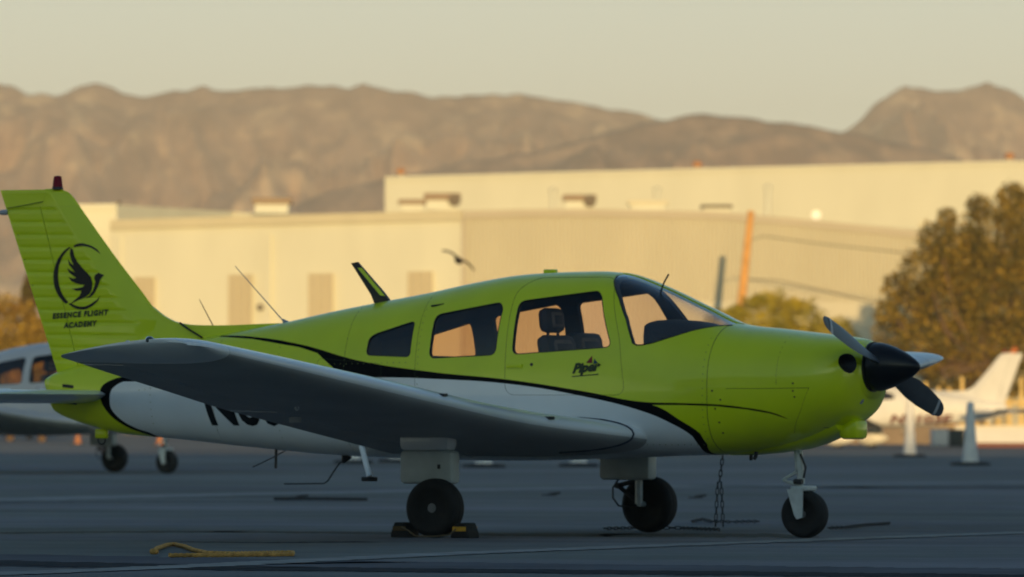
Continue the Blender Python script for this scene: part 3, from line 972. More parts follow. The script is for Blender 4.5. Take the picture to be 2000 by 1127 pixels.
def wheel(root, c, r, hw, s):
    prof = [(-hw * .62, r * .52), (-hw * .85, r * .62), (-hw, r * .80), (-hw * .80, r * .95), (-hw * .35, r * .995), (-hw * .30, r * .985), (-hw * .22, r), (0, r), (hw * .22, r), (hw * .30, r * .985), (hw * .35, r * .995), (hw * .80, r * .95), (hw, r * .80), (hw * .85, r * .62), (hw * .62, r * .52)]
    ty = lathe('tyre', prof, c, (0, s, 0), M_rubber, root, 48, 60)
    rim = lathe('rim', [(-hw * .5, r * .50), (hw * .55, r * .53), (hw * .62, r * .50), (hw * .50, r * .44), (hw * .30, r * .36), (hw * .32, r * .20), (hw * .62, r * .16), (hw * .66, r * .08), (hw * .66, .001)], c, (0, s, 0), M_rim, ty, 32, 40)
    cy = Vector(c)
    items = []
    for k in range(6):
        a = 2 * PI * k / 6
        p = cy + Vector((math.cos(a) * r * .30, s * hw * .34, math.sin(a) * r * .30))
        items.append(([p, p + Vector((0, s * .012, 0))], .007))
    tag(tubes('wheel_bolt', items, M_metal, ty, 6), kind='stuff')

TH = R(28.8)
plane = empty('light_aircraft', (0.21, 55.0, 0), -TH,
              'lime green and white low-wing propeller plane with flying-bird emblem on its fin, parked in front', 'airplane')
build_aircraft(plane)

def copy_tree(o, parent=None, remap=None, skip=()):
    c = o.copy()
    COL.objects.link(c)
    if parent: c.parent = parent
    if remap and c.type == 'MESH':
        for sl in c.material_slots:
            m = sl.material
            if m in remap:
                sl.link = 'OBJECT'; sl.material = remap[m]
    for ch in list(o.children):
        if ch.name.split('.')[0] in skip: continue
        copy_tree(ch, c, remap, skip)
    return c

SKIP = ('dorsal_stripe', 'cowl_hinge_line', 'antenna_panel', 'cowl_latch', 'belly_whip', 'belly_whip_foot', 'belly_wire', 'belly_antenna', 'root_trim_line', 'baggage_door_outline', 'door_outline', 'leading_edge_tab')
M_grey = pbr('grey_white_paint', (0.60, 0.585, 0.60), 0.4, coat=0.3, var=0.08, scale=2)
M_cream = pbr('cream_white_paint', (0.62, 0.62, 0.62), 0.4, coat=0.3, var=0.06, scale=2)
p2 = copy_tree(plane, None, {M_livery: M_grey, M_green: M_grey, M_white: M_grey, M_wing: M_grey}, SKIP)
p2.name = 'light_aircraft.001'
p2.location = (-6.36, 111.0, 0); p2.rotation_euler = (0, 0, -R(33))
tag(p2, 'plain grey-white low-wing plane in the shade behind the tail of the lime one', 'airplane')
p3 = copy_tree(plane, None, {M_livery: M_cream, M_green: M_cream, M_white: M_cream, M_wing: M_cream, M_black: M_cream}, SKIP)
p3.name = 'light_aircraft.002'
p3.location = (8.73, 205.0, 0); p3.rotation_euler = (0, 0, R(161.4))
tag(p3, 'sunlit cream-white plane facing left with N-number on its side, far behind the propeller', 'airplane')

# --- writing and emblems on the lime plane
def decal(name, bm, mat, parent, fmap):
    for v in bm.verts: v.co = fmap(v.co.x, v.co.y)
    return mk_bm(name, bm, mat, parent, False)

def tail_xz(X, Y): return (-3.992 + X * .000863, 2.100 - Y * .000729)
def fin_y(x, z):
    fl = herm([(1.05, -2.98), (1.453, -3.02), (1.56, -3.101), (1.921, -3.417), (2.25, -3.69)])(z)
    tt = -3.885 + (z - 1.102) * (-4.365 + 3.885) / (2.386 - 1.102)
    c = (fl - x) / (fl - tt); k = (z - 1.05) / 1.35
    return .115 * (1 - .55 * k) * .5 * (math.sqrt(max(0, min(c / .25, 1))) if c < .25 else 1 - .93 * ((c - .25) / .75))
shapes = {
 'left_crescent': [(255,155),(210,183),(170,225),(135,275),(113,330),(97,385),(92,440),(95,500),(105,550),(125,600),(150,640),(180,675),(215,705),(240,690),(210,655),(185,620),(163,575),(150,530),(141,480),(138,430),(141,380),(150,330),(167,285),(190,240),(225,198),(265,165)],
 'upper_arc': [(300,140),(325,129),(350,122),(380,122),(410,128),(470,150),(520,185),(552,228),(520,203),(470,170),(440,158),(410,152),(380,148),(350,150),(325,153),(300,160)],
 'lower_arc': [(240,705),(270,728),(300,745),(330,755),(360,760),(390,760),(420,755),(480,725),(530,680),(557,628),(525,665),(470,702),(440,718),(410,729),(380,733),(350,732),(320,725),(290,713),(265,698)],
 'bird_wing': [(272,165),(290,190),(300,240),(330,300),(380,360),(430,410),(465,450),(478,500),(475,560),(450,610),(400,645),(340,668),(290,692),(258,708),(300,670),(345,635),(365,600),(370,578),(320,580),(275,560),(330,555),(380,545),(405,520),(360,520),(310,505),(270,485),(245,448),(290,462),(320,455),(290,435),(250,405),(228,355),(265,385),(310,405),(285,370),(250,330),(236,270),(262,310),(295,335),(270,280),(256,220),(262,180)],
 'bird_head': [(497,460),(505,428),(540,408),(565,418),(594,432),(572,452),(557,475),(545,510),(525,555),(495,610),(460,640),(408,650),(450,625),(485,575),(500,530),(508,490)],
}
emb = None
for nm, pts in shapes.items():
    bm = bmesh.new()
    vs = [bm.verts.new((*tail_xz(*p), 0)) for p in pts]
    bm.faces.new(vs); bm.normal_update(); bmesh.ops.triangulate(bm, faces=bm.faces)
    for _ in range(2):
        es = [e_ for e_ in bm.edges if e_.calc_length() > .04]
        if es: bmesh.ops.subdivide_edges(bm, edges=es, cuts=1); bm.normal_update(); bmesh.ops.triangulate(bm, faces=bm.faces)
    o = decal('tail_emblem', bm, M_black, plane, lambda x, z: Vector((x, -(fin_y(x, z) + .003), z)))
M_print = pbr('dark_print', (0.03, 0.05, 0.01), 0.5)
for body, x0, z0, sz in (('ESSENCE FLIGHT', -3.922, 1.483, .050), ('ACADEMY', -3.822, 1.417, .050)):
    bm = text_geo(body, sz, .12, .0032, .1, 'LEFT', 1.25)
    wv = [v.co.x for v in bm.verts]; k = ({'ESSENCE FLIGHT': .478, 'ACADEMY': .288}[body]) / (max(wv) - min(wv))
    decal('tail_lettering', bm, M_print, plane, lambda x, z, k=k, x0=x0, z0=z0: Vector((x0 + x * k, -(fin_y(x0 + x * k, z0) + .004), z0 + z + .056 * x * k)))
def side_text(name, body, x0, z0, size, shear, bold, mat, parent, width=None, side=-1, rot=0.0, space=1.0):
    bm = text_geo(body, size, shear, bold, .05, 'LEFT', space)
    wv = [v.co.x for v in bm.verts]; k = 1 if width is None else width / (max(wv) - min(wv))
    def f(x, y):
        x *= k
        xx = x0 + x * (1 if side < 0 else -1); zz = z0 + y + rot * x
        return Vector((xx, side * (ysurf(xx, zz) + .004), zz))
    return decal(name, bm, mat, parent, f)
side_text('registration_letters', 'N803', -2.50, .748, .36, -.28, .012, M_black, plane, .86, space=1.1)
side_text('maker_lettering', 'Piper', .522, 1.098, .085, .35, .005, M_print, plane, .215, rot=.10)
for col, pts in (((.25, .01, .01), [(.625, 1.165), (.668, 1.215), (.672, 1.165)]), ((.01, .07, .10), [(.685, 1.195), (.715, 1.165), (.680, 1.158)])):
    bm = bmesh.new(); bm.faces.new([bm.verts.new((p[0], p[1], 0)) for p in pts])
    decal('maker_emblem', bm, pbr('emblem_%d' % int(col[0] * 100), col, .5), plane, lambda x, z: Vector((x, -(ysurf(x, z) + .004), z)))
box('door_label', (.62, -(ysurf(.62, 1.082) + .003), 1.082), (.20, .003, .006), M_print, plane, ry=-.08)
side_text('side_lettering', 'N9103E', -1.00, .62, .30, .25, .014, pbr('maroon_print', (.11, .02, .015), .5), p3, 1.62, side=1)

# wheel spats on the far right plane
for s in (-1, 1):
    lathe('wheel_spat', [(-.42, .01), (-.34, .09), (-.18, .16), (.02, .20), (.20, .19), (.32, .13), (.38, .05), (.39, .002)], (0, s * 1.525, .24), (1, 0, 0), M_cream, p3, 20)

# ------------------------------------------------------------------ ground
def ground_mat():
    m, N, L, b = mat_new('asphalt')
    tc = N.new('ShaderNodeTexCoord')
    def nz(sc, vec, det=4, rough=.55):
        mp = N.new('ShaderNodeMapping'); mp.inputs['Scale'].default_value = vec
        L.new(tc.outputs['Object'], mp.inputs['Vector'])
        n = N.new('ShaderNodeTexNoise'); n.inputs['Scale'].default_value = sc; n.inputs['Detail'].default_value = det; n.inputs['Roughness'].default_value = rough
        L.new(mp.outputs[0], n.inputs['Vector']); return n.outputs['Fac']
    def mr(src, a, b_, c, d):
        r = N.new('ShaderNodeMapRange')
        for k, v in zip(('From Min', 'From Max', 'To Min', 'To Max'), (a, b_, c, d)): r.inputs[k].default_value = v
        L.new(src, r.inputs['Value']); return r.outputs[0]
    def mul(a, b_):
        n = N.new('ShaderNodeMath'); n.operation = 'MULTIPLY'; L.new(a, n.inputs[0]); L.new(b_, n.inputs[1]); return n.outputs[0]
    big = mr(nz(.12, (1, .55, 1)), .35, .65, .74, 1.16)
    strk = mr(nz(.9, (.16, .5, 1), 5), .35, .65, .84, 1.10)
    mid = mr(nz(2.5, (1, .5, 1), 6), .3, .7, .90, 1.08)
    fine = mr(nz(60, (1, 1, 1), 3, .7), .3, .7, .82, 1.14)
    v = mul(mul(big, strk), mul(mid, fine))
    s = N.new('ShaderNodeVectorMath'); s.operation = 'SCALE'
    cr = N.new('ShaderNodeValToRGB'); cr.color_ramp.elements[0].position = .40; cr.color_ramp.elements[1].position = .60
    cr.color_ramp.elements[0].color = (.185, .195, .18, 1); cr.color_ramp.elements[1].color = (.205, .20, .215, 1)
    L.new(nz(.22, (.35, .8, 1), 3), cr.inputs[0]); L.new(cr.outputs[0], s.inputs[0])
    L.new(mul(v, mr(nz(1.2, (.10, 1, 1), 4, .65), .35, .65, .86, 1.10)), s.inputs['Scale']); L.new(s.outputs[0], b.inputs['Base Color'])
    b.inputs['Roughness'].default_value = 0.9
    b.inputs['Specular IOR Level'].default_value = 0.25
    bp = N.new('ShaderNodeBump'); bp.inputs['Strength'].default_value = .35; bp.inputs['Distance'].default_value = .01
    L.new(fine, bp.inputs['Height']); L.new(bp.outputs[0], b.inputs['Normal'])
    return m
M_asphalt = ground_mat()
gx = [-2600, -800, -200, -60, -20, -8, 0, 8, 20, 60, 200, 800, 2600]
gy = [-260, -100, -20, 10, 30, 40, 50, 60, 75, 95, 130, 180, 260, 400, 800, 2000, 5000, 8200]
g = mk('ground', [(a, b, 0) for b in gy for a in gx], [(j * len(gx) + i, j * len(gx) + i + 1, (j + 1) * len(gx) + i + 1, (j + 1) * len(gx) + i) for j in range(len(gy) - 1) for i in range(len(gx) - 1)], M_asphalt, None, False)
tag(g, kind='structure')

def strip(name, pts, w, mat, z=.004, jitter=0.0, sub=1):
    """flat strip on the ground along points with uneven edges"""
    P = []
    for a, b in zip(pts[:-1], pts[1:]):
        for i in range(sub): P.append(a.lerp(b, i / sub))
    P.append(pts[-1])
    V, F = [], []
    for i, p in enumerate(P):
        t = (P[min(i + 1, len(P) - 1)] - P[max(i - 1, 0)]).normalized()
        n = Vector((-t.y, t.x, 0))
        ww = (w[0] + (w[1] - w[0]) * i / (len(P) - 1)) if isinstance(w, tuple) else w
        o1 = ww / 2 * (1 + jitter * random.uniform(-1, 1)); o2 = ww / 2 * (1 + jitter * random.uniform(-1, 1))
        V += [Vector((p.x, p.y, z)) + n * o1, Vector((p.x, p.y, z)) - n * o2]
    for i in range(len(P) - 1): F.append((2 * i, 2 * i + 1, 2 * i + 3, 2 * i + 2))
    return mk(name, V, F, mat, None, False)
M_tar = pbr('crack_sealant', (0.035, 0.04, 0.05), .95, var=.3, scale=3, spec=.05)
M_tar2 = pbr('patched_asphalt', (0.12, 0.125, 0.145), .95, var=.25, scale=1, spec=.1)
M_mark3 = pbr('faint_marking', (.25, .255, .26), .85, var=.3, scale=2)
M_tar3 = pbr('faint_sealant', (.12, .125, .135), .95, var=.3, scale=1.5, spec=.1)
M_shade_pool = pbr('shade_darkened_asphalt', (.11, .11, .095), .95, var=.35, scale=1.2, spec=.1)  # asphalt darkened in colour to paint the contact shade beneath the plane
M_mark = pbr('worn_marking', (0.36, 0.36, 0.35), .8, var=.45, scale=5)
M_mark2 = pbr('old_marking', (0.27, 0.27, 0.26), .85, var=.35, scale=3)
def ext(a, b, k0=3, k1=3):
    d = b - a; return [a - d * k0, a, b, b + d * k1]
tag(strip('asphalt_patch', [gp(-900, 1076), gp(0, 1093), gp(500, 1104), gp(1100, 1111), gp(2000, 1121), gp(2900, 1130)], 2.6, M_tar2, .0015, .12, 60), kind='structure')
tag(strip('sealed_joint', [gp(-900, 1081), gp(0, 1100), gp(500, 1111), gp(1100, 1117), gp(2000, 1127), gp(2900, 1136)], .95, M_tar, .0030, .25, 60), kind='structure')
tag(strip('painted_line', [gp(-600, 1142), gp(0, 1122), gp(380, 1106.5), gp(640, 1094), gp(860, 1083), gp(1300, 1066), gp(2000, 1041), gp(2500, 1026)], .36, M_mark2, .0045, .35, 60), kind='structure')
tag(strip('painted_line', [gp(-400, 980), gp(0, 976), gp(420, 966), gp(900, 957), gp(1400, 949), gp(2100, 940)], 1.1, M_mark3, .0015, .3, 40), kind='structure')
tag(strip('asphalt_joint', [gp(330, 1058.5), gp(520, 1060), gp(725, 1058.5)], (.12, .3), M_tar, .0015, .4, 20), kind='structure')
tag(strip('asphalt_joint', [gp(-300, 984), gp(150, 981), gp(480, 980), gp(700, 981)], (1.0, .3), M_tar3, .0015, .5, 40), kind='structure')
tag(strip('asphalt_joint', [gp(1330, 948), gp(1700, 953), gp(2300, 952)], (.4, 3.5), M_tar3, .0030, .3, 40), kind='structure')
tag(strip('asphalt_joint', [gp(-100, 1042), gp(420, 1038), gp(900, 1043), gp(1200, 1046), gp(1560, 1046)], (.5, 1.6), M_shade_pool, .0015, .3, 40), kind='structure')  # no joint here: painted pool of shade under the plane

# ------------------------------------------------------------------ things round the lime plane
def loc(lx, ly, lz=0.0):
    c, s = math.cos(TH), math.sin(TH)
    return Vector((.21 + lx * c + ly * s, 55 - lx * s + ly * c, lz))
def chock(x, flip, label):
    r = empty('wheel_chock', loc(x, -1.53), -TH + (PI if flip else 0), label, 'chock', 'chocks at the near main wheel')
    bm = bmesh.new()
    pr = [(-.07, 0), (.07, 0), (.068, .03), (.04, .10), (-.03, .10), (-.06, .05)]
    vs = [[bm.verts.new((p[0], y, p[1])) for p in pr] for y in (-.075, .075)]
    n = len(pr)
    for i in range(n): bm.faces.new((vs[0][i], vs[0][(i + 1) % n], vs[1][(i + 1) % n], vs[1][i]))
    bm.faces.new(vs[0]); bm.faces.new(list(reversed(vs[1])))
    bmesh.ops.bevel(bm, geom=list(bm.edges), offset=.006, segments=1, affect='EDGES')
    mk_bm('block', bm, M_chock, r)
    for y, sg in ((-.0775, -1), (.0775, 1)):
        bm = bmesh.new()
        add_box(bm, (0.0, y, .060), (.10, .003, .030))
        mk_bm('yellow_stripe', bm, M_yellow, r)
    return r
chock(.250, False, 'black rubber wheel chock with bright yellow stripe ahead of the near main wheel')
c2 = chock(-.205, True, 'black rubber wheel chock with faded stripe behind the near main wheel')
for o in c2.children:
    if o.name.startswith('yellow'): 
        o.material_slots[0].link = 'OBJECT'; o.material_slots[0].material = pbr('dirty_yellow', (.10, .06, .02), .8)
pts = [loc(-.16, -1.66, .07), loc(-.10, -1.68, .05), loc(-.03, -1.70, .012), loc(.1, -1.70, .010), loc(.2, -1.66, .02), loc(.25, -1.65, .06)]
tag(tube('chock_cord', pts, .005, pbr('cord', (.16, .12, .07), .9), None, 6), 'thin cord joining the two black chocks at the near wheel', 'cord')

# yellow tie-down rope on the ground
def helix_rope(name, pts, r, mat, label, cat, turns=30.0):
    P = []
    for a, b in zip(pts[:-1], pts[1:]):
        k = max(2, int((b - a).length / .012))
        for i in range(k): P.append(a.lerp(b, i / k))
    P.append(pts[-1])
    for _ in range(6):
        P = [P[0]] + [(P[i - 1] + P[i] * 2 + P[i + 1]) / 4 for i in range(1, len(P) - 1)] + [P[-1]]
    V, F = [], []
    for ph in (0, 2 * PI / 3, 4 * PI / 3):
        path = []; d = 0
        for i, p in enumerate(P):
            if i: d += (P[i] - P[i - 1]).length
            t = (P[min(i + 1, len(P) - 1)] - P[max(i - 1, 0)]).normalized()
            u = t.cross(Vector((0, 0, 1))).normalized(); w = u.cross(t)
            a = ph + d * turns * 2
            path.append(p + (u * math.cos(a) + w * math.sin(a)) * r * .5)
        v, f = tube_geo(path, r * .56, 6, True, len(V)); V += v; F += f
    return tag(mk(name, V, F, mat), label, cat)
M_rope = pbr('yellow_rope', (.66, .36, .09), .85, var=.35, scale=25)
z = .016
rp = [(300, 1077), (306, 1071), (318, 1067), (326, 1064), (340, 1063), (360, 1067), (378, 1074), (405, 1080), (450, 1081), (500, 1080), (545, 1079), (572, 1079), (571, 1082), (520, 1083), (470, 1083.5), (420, 1084), (330, 1084.5)]
rope_o = helix_rope('tie_down_rope', [gp(a, b, z) for a, b in rp], .013, M_rope, 'yellow twisted tie-down rope lying in a long loop on the asphalt', 'rope')
bm = bmesh.new()
for k in range(3):
    p = gp(298 + k * 3, 1077, .02 + .01 * (k % 2))
    bmesh.ops.create_uvsphere(bm, u_segments=8, v_segments=6, radius=.018, matrix=Matrix.Translation(p))
kn = mk_bm('rope_knot', bm, M_rope, rope_o)

# chains
link_me = None
def link_mesh(L_=.050, W_=.020, r=.0038):
    pts = []
    for k in range(16):
        a = 2 * PI * k / 16
        pts.append(Vector((W_ / 2 * math.cos(a), 0, (L_ / 2 - W_ / 2) * (1 if math.sin(a) > 0 else -1) + W_ / 2 * math.sin(a))))
    V, F = [], []
    n = 6
    for i, p in enumerate(pts):
        t = (pts[(i + 1) % 16] - pts[i - 1]).normalized(); u = Vector((0, 1, 0)); w = t.cross(u)
        for k in range(n):
            a = 2 * PI * k / n; V.append(p + (u * math.cos(a) + w * math.sin(a)) * r)
    for i in range(16):
        for k in range(n):
            a = i * n + k; b = i * n + (k + 1) % n; c = ((i + 1) % 16) * n + (k + 1) % n; d = ((i + 1) % 16) * n + k
            F.append((a, b, c, d))
    return V, F
LV, LF = link_mesh()
M_chain = pbr('weathered_chain', (.05, .05, .055), .6, metal=.5, var=.3, scale=40)
lme = bpy.data.meshes.new('chain_link'); lme.from_pydata([tuple(v) for v in LV], [], LF); lme.materials.append(M_chain)
for p in lme.polygons: p.use_smooth = True
def chain(root, a, b, sag=0.0, first=0):
    d = (b - a); n = max(1, int(d.length / .041))
    for i in range(n):
        p = a.lerp(b, (i + .5) / n); p = p - Vector((0, 0, sag * math.sin(PI * (i + .5) / n)))
        o = bpy.data.objects.new('chain_link', lme); COL.objects.link(o); o.parent = root
        q = d.to_track_quat('Z', 'Y') @ Matrix.Rotation(PI / 2 * (i % 2) + .3, 4, 'Z').to_quaternion()
        o.rotation_mode = 'QUATERNION'; o.rotation_quaternion = q
        o.location = p - root.location
pw = wing_pt(3.05, .51, False)
topw = loc(pw.x, 3.05, pw.z - .035)
base = gp(1405, 1034)
ch = empty('tie_down_chain', (base.x, base.y, 0), 0, 'dark steel chain hanging in two strands from the far wing to the ground', 'chain')
mid = Vector((base.x, base.y, .34))
chain(ch, topw, mid); chain(ch, mid + Vector((0.012, 0, 0)), Vector((base.x + .028, base.y, .02))); chain(ch, mid - Vector((.012, 0, 0)), Vector((base.x - .028, base.y, .02)))
def ground_chain(pts, label):
    P = [gp(a, b, .02) for a, b in pts]
    r = empty('ground_chain', (P[0].x, P[0].y, 0), 0, label, 'chain')
    for a, b in zip(P[:-1], P[1:]): chain(r, a, b)
    return r
ground_chain([(1352, 1018), (1372, 1014), (1390, 1018), (1430, 1019), (1482, 1018)], 'dark chain lying across the ground just behind the hanging chain')
ground_chain([(1180, 1032), (1240, 1031), (1330, 1031), (1405, 1034)], 'dark chain running along the ground past the far main wheel')
ground_chain([(1618, 1031), (1650, 1030), (1690, 1025), (1738, 1022)], 'dark chain stretched out on the ground right of the nose wheel')
def anchor(px, py, w, label):
    c = gp(px, py)
    r = empty('ground_anchor', (c.x, c.y, 0), 0, label, 'anchor', 'steel anchor points set in the apron')
    lathe('anchor_plate', [(0, w * .5), (.012, w * .48), (.014, .001)], (0, 0, 0), (0, 0, 1), M_chain, r, 16)
    tube('anchor_ring', [(w * .35 * math.cos(a) + .05, w * .3 * math.sin(a), .022 + .008 * math.cos(a)) for a in lin(0, 2 * PI, 14)], .012, M_chain, r, 6)
anchor(1072, 968, .16, 'small dark anchor ring on the apron between the two main wheels')
anchor(1358, 973, .15, 'small dark anchor ring on the apron right of the far main wheel')
anchor(580, 973, .16, 'small dark anchor ring at the end of the flat bar left of the near wheel')
tag(tube('steel_bar', [gp(535, 974, .02), gp(640, 974, .02), gp(716, 975, .02)], .016, M_chain, None, 6), 'thin dark bar lying on the ground left of the near wheel', 'bar')

# barrier posts
M_post = pbr('white_plastic', (.66, .66, .68), .55, var=.12, scale=6)
def post(px, py, label, h=1.04):
    c = gp(px, py)
    r = empty('barrier_post', (c.x, c.y, 0), random.uniform(0, 1), label, 'post', 'white barrier posts along the far side of the apron')
    lathe('tapered_post', [(.03, .145), (.10, .130), (.5, .095), (h - .10, .065), (h - .03, .06), (h, .045), (h + .01, .001)], (0, 0, 0), (0, 0, 1), M_post, r, 24)
    lathe('rubber_base', [(0, .33), (.02, .34), (.05, .31), (.058, .15)], (0, 0, 0), (0, 0, 1), M_chock, r, 8, 20)
post(1895, 909, 'white tapered barrier post with black base at the far right, in shade')
p_ = post(1777, 892.5, 'white tapered barrier post just right of the propeller, partly in sunlight', 1.15)
post(1130, 911.5, 'barrier post hidden behind the lime fuselage, its black base showing left of the far gear')
post(945, 913, 'barrier post hidden behind the fuselage, its black base showing right of the near gear')
post(775, 903, 'barrier post hidden behind the fuselage, its black base showing beside the boarding step')
post(690, 905, 'barrier post hidden behind the tail cone, its black base showing left of the boarding step')
# traffic cones by the grey plane
M_orange = pbr('cone_orange', (.36, .14, .06), .7)
for px, py, D_, lb in ((312, 872, 185, 'small orange traffic cone in the sun right of the grey plane nose wheel'), (152, 868, 200, 'small orange traffic cone in the sun under the grey plane')):
    c = gp(px, py)
    r = empty('traffic_cone', (c.x, c.y, 0), 0, lb, 'cone', 'orange cones beyond the grey plane')
    lathe('cone_body', [(.02, .10), (.2, .06), (.32, .03), (.33, .001)], (0, 0, 0), (0, 0, 1), M_orange, r, 16)
    box('cone_foot', (0, 0, .012), (.38, .38, .024), M_chock, r)

# ------------------------------------------------------------------ buildings
def wall_mat(name, col, var=.04, scale=.5):
    m, N, L, b = mat_new(name)
    tc = N.new('ShaderNodeTexCoord')
    mp = N.new('ShaderNodeMapping'); mp.inputs['Scale'].default_value = (1, 1, .35)
    L.new(tc.outputs['Object'], mp.inputs[0])
    n = N.new('ShaderNodeTexNoise'); n.inputs['Scale'].default_value = scale; n.inputs['Detail'].default_value = 6
    L.new(mp.outputs[0], n.inputs['Vector'])
    r = N.new('ShaderNodeMapRange'); r.inputs['From Min'].default_value = .3; r.inputs['From Max'].default_value = .7
    r.inputs['To Min'].default_value = 1 - var; r.inputs['To Max'].default_value = 1 + var
    L.new(n.outputs['Fac'], r.inputs['Value'])
    s = N.new('ShaderNodeVectorMath'); s.operation = 'SCALE'; s.inputs[0].default_value = col
    L.new(r.outputs[0], s.inputs['Scale']); L.new(s.outputs[0], b.inputs['Base Color'])
    b.inputs['Roughness'].default_value = .75
    return m
M_wallL = wall_mat('cream_wall', (.69, .68, .55))
M_wallR = wall_mat('tan_corrugated', (.50, .475, .385))
M_wallT = wall_mat('pale_panel_wall', (.575, .575, .485))
M_trim = wall_mat('ochre_trim', (.60, .55, .40))
M_trimR = wall_mat('brown_gutter', (.42, .38, .31))
M_louv = wall_mat('louvre_tan', (.56, .50, .37))
M_roof = wall_mat('roof_sheet', (.60, .60, .56))
M_hvac = wall_mat('hvac_sheet', (.26, .19, .13))
M_rust = wall_mat('rusty_cap', (.42, .20, .09))
M_duct = wall_mat('dark_duct', (.13, .105, .08))

def facade_block(name, pts_top, D0, D1, depth, mat, label, cat='building'):
    """building whose front runs from depth D0 (first point) to D1 (last point) under the given roofline"""
    root = empty(name, (0, 0, 0), 0, label, cat)
    x0, x1 = pts_top[0][0], pts_top[-1][0]
    A = [at(px, py, D0 + (D1 - D0) * (px - x0) / (x1 - x0)) for px, py in pts_top]
    root.location = (A[0].x, A[0].y, 0)
    return root, A
def prism_wall(name, A, depth, mat, root, z0=0.0):
    off = root.location
    d = (A[-1] - A[0]); n = Vector((-d.y, d.x, 0)).normalized()
    if n.y < 0: n = -n
    n = n * depth
    V, F = [], []
    for p in A: V += [Vector((p.x, p.y, z0)) - off, Vector((p.x, p.y, p.z)) - off, Vector((p.x, p.y, p.z)) + n - off, Vector((p.x, p.y, z0)) + n - off]
    m = len(A)
    for i in range(m - 1):
        for k in range(4):
            a = 4 * i + k; b = 4 * i + (k + 1) % 4; F.append((a, b, b + 4, a + 4))
    F.append((0, 3, 2, 1)); F.append(tuple(4 * (m - 1) + k for k in range(4)))
    bm = bmesh.new(); vs = [bm.verts.new(v) for v in V]
    for f in F: bm.faces.new([vs[i] for i in f])
    return mk_bm(name, bm, mat, root, False)

# tall pale building at the back
rt, A = facade_block('warehouse', [(752, 347), (1100, 337.5), (1500, 327), (1968, 316), (1996, 316), (2120, 312)], 466, 452, 60, M_wallT, 'tall pale warehouse rising behind the corrugated hall', 'building')
prism_wall('wall', A, 60, M_wallT, rt)
A2 = [p + Vector((0, -.12, 0)) for p in A]
for p in A2: p.z += .12
capw = prism_wall('parapet_cap', A2, 61, M_trim, rt, 0)
bpy.data.objects.remove(capw)
# parapet cap as a slim strip
def edge_strip(name, A, h, proud, mat, root, up=.05):
    off = root.location; V, F = [], []
    for p in A:
        q = Vector((p.x, p.y - proud, 0)); w = Vector((p.x, p.y + .3, 0))
        for base_, zz in ((q, p.z - h), (q, p.z + up), (w, p.z + up), (w, p.z - h)): V.append(Vector((base_.x, base_.y, zz)) - off)
    for i in range(len(A) - 1):
        for k in range(4):
            a = 4 * i + k; b = 4 * i + (k + 1) % 4; F.append((a, b, b + 4, a + 4))
    F.append((0, 1, 2, 3)); F.append(tuple(4 * (len(A) - 1) + k for k in range(4)))
    bm = bmesh.new(); vs = [bm.verts.new(v) for v in V]
    for f in F: bm.faces.new([vs[i] for i in f])
    return mk_bm(name, bm, mat, root, False)
edge_strip('parapet_cap', A, .18, .12, M_wallT, rt)
def front(A, px):
    """point of the facade's foot line under photo column px"""
    for a, b in zip(A[:-1], A[1:]):
        pass
    a, b = A[0], A[-1]
    d = CM @ Vector(((px - 1000) / FPX, 0, -1))
    # ray X = dx/dy*Y with the line a->b
    k = d.x / d.y
    t = (k * a.y - a.x) / ((b.x - a.x) - k * (b.y - a.y))
    return a.lerp(b, t)
for px in (1100, 1330, 1560, 1800, 1974):
    q = front(A, px); box('panel_joint', (q.x - rt.location.x, q.y - .03 - rt.location.y, 5.9), (.06, .05, 11.8), M_trim, rt)
for px, py, k in ((783, 345, 1), (1362, 331, 1.15), (1972, 315, 1.1)):
    q = at(px, py, front(A, px).y + 1.0)
    v = empty('roof_vent', tuple(q), 0, {783: 'small rusty turbine vent at the left end of the tall warehouse roof', 1362: 'small rusty turbine vent on the middle of the tall warehouse roof', 1972: 'small rusty turbine vent at the right end of the tall warehouse roof'}[px], 'vent', 'turbine vents on the warehouse roof')
    lathe('vent_neck', [(-.3, .13 * k), (.12, .13 * k)], (0, 0, 0), (0, 0, 1), M_wallT, v, 14)
    lathe('vent_head', [(.10, .15 * k), (.2, .24 * k), (.34, .25 * k), (.46, .17 * k), (.50, .001)], (0, 0, 0), (0, 0, 1), M_rust, v, 14)

# corrugated hall on the right
rr, B = facade_block('corrugated_hall', [(903, 415), (1010, 412), (1150, 411), (1400, 416), (1560, 430), (1790, 453), (2300, 500)], 331, 338, 40, M_wallR, 'tan corrugated metal hall with low gable roof behind the propeller plane', 'building')
hb_ = prism_wall('rear_wall', [p + Vector((0, .15, -.05)) for p in B], 45, M_wallR, rr)
off = rr.location
V, F = [], []
d = B[-1] - B[0]; Ltot = d.length; nseg = int(Ltot / .17)
def top_at(t):
    xx = B[0].x + (B[-1].x - B[0].x) * t
    for a, b in zip(B[:-1], B[1:]):
        if a.x <= xx <= b.x + 1e-6: return a.z + (b.z - a.z) * (xx - a.x) / (b.x - a.x)
    return B[-1].z
cnt = 0
for i in range(nseg):
    for u, dep in ((0, 0), (.34, 0), (.54, -.085), (.78, -.085)):
        t = (i + u) / nseg; p = B[0].lerp(B[-1], t)
        V += [Vector((p.x, p.y + dep, 0)) - off, Vector((p.x, p.y + dep, top_at(t) - .15)) - off]; cnt += 1
for i in range(cnt - 1): F.append((2 * i, 2 * i + 2, 2 * i + 3, 2 * i + 1))
tag(mk('corrugated_sheet', V, F, M_wallR, rr, False), kind='stuff')
edge_strip('gutter', B, .26, .16, M_trimR, rr, .06)
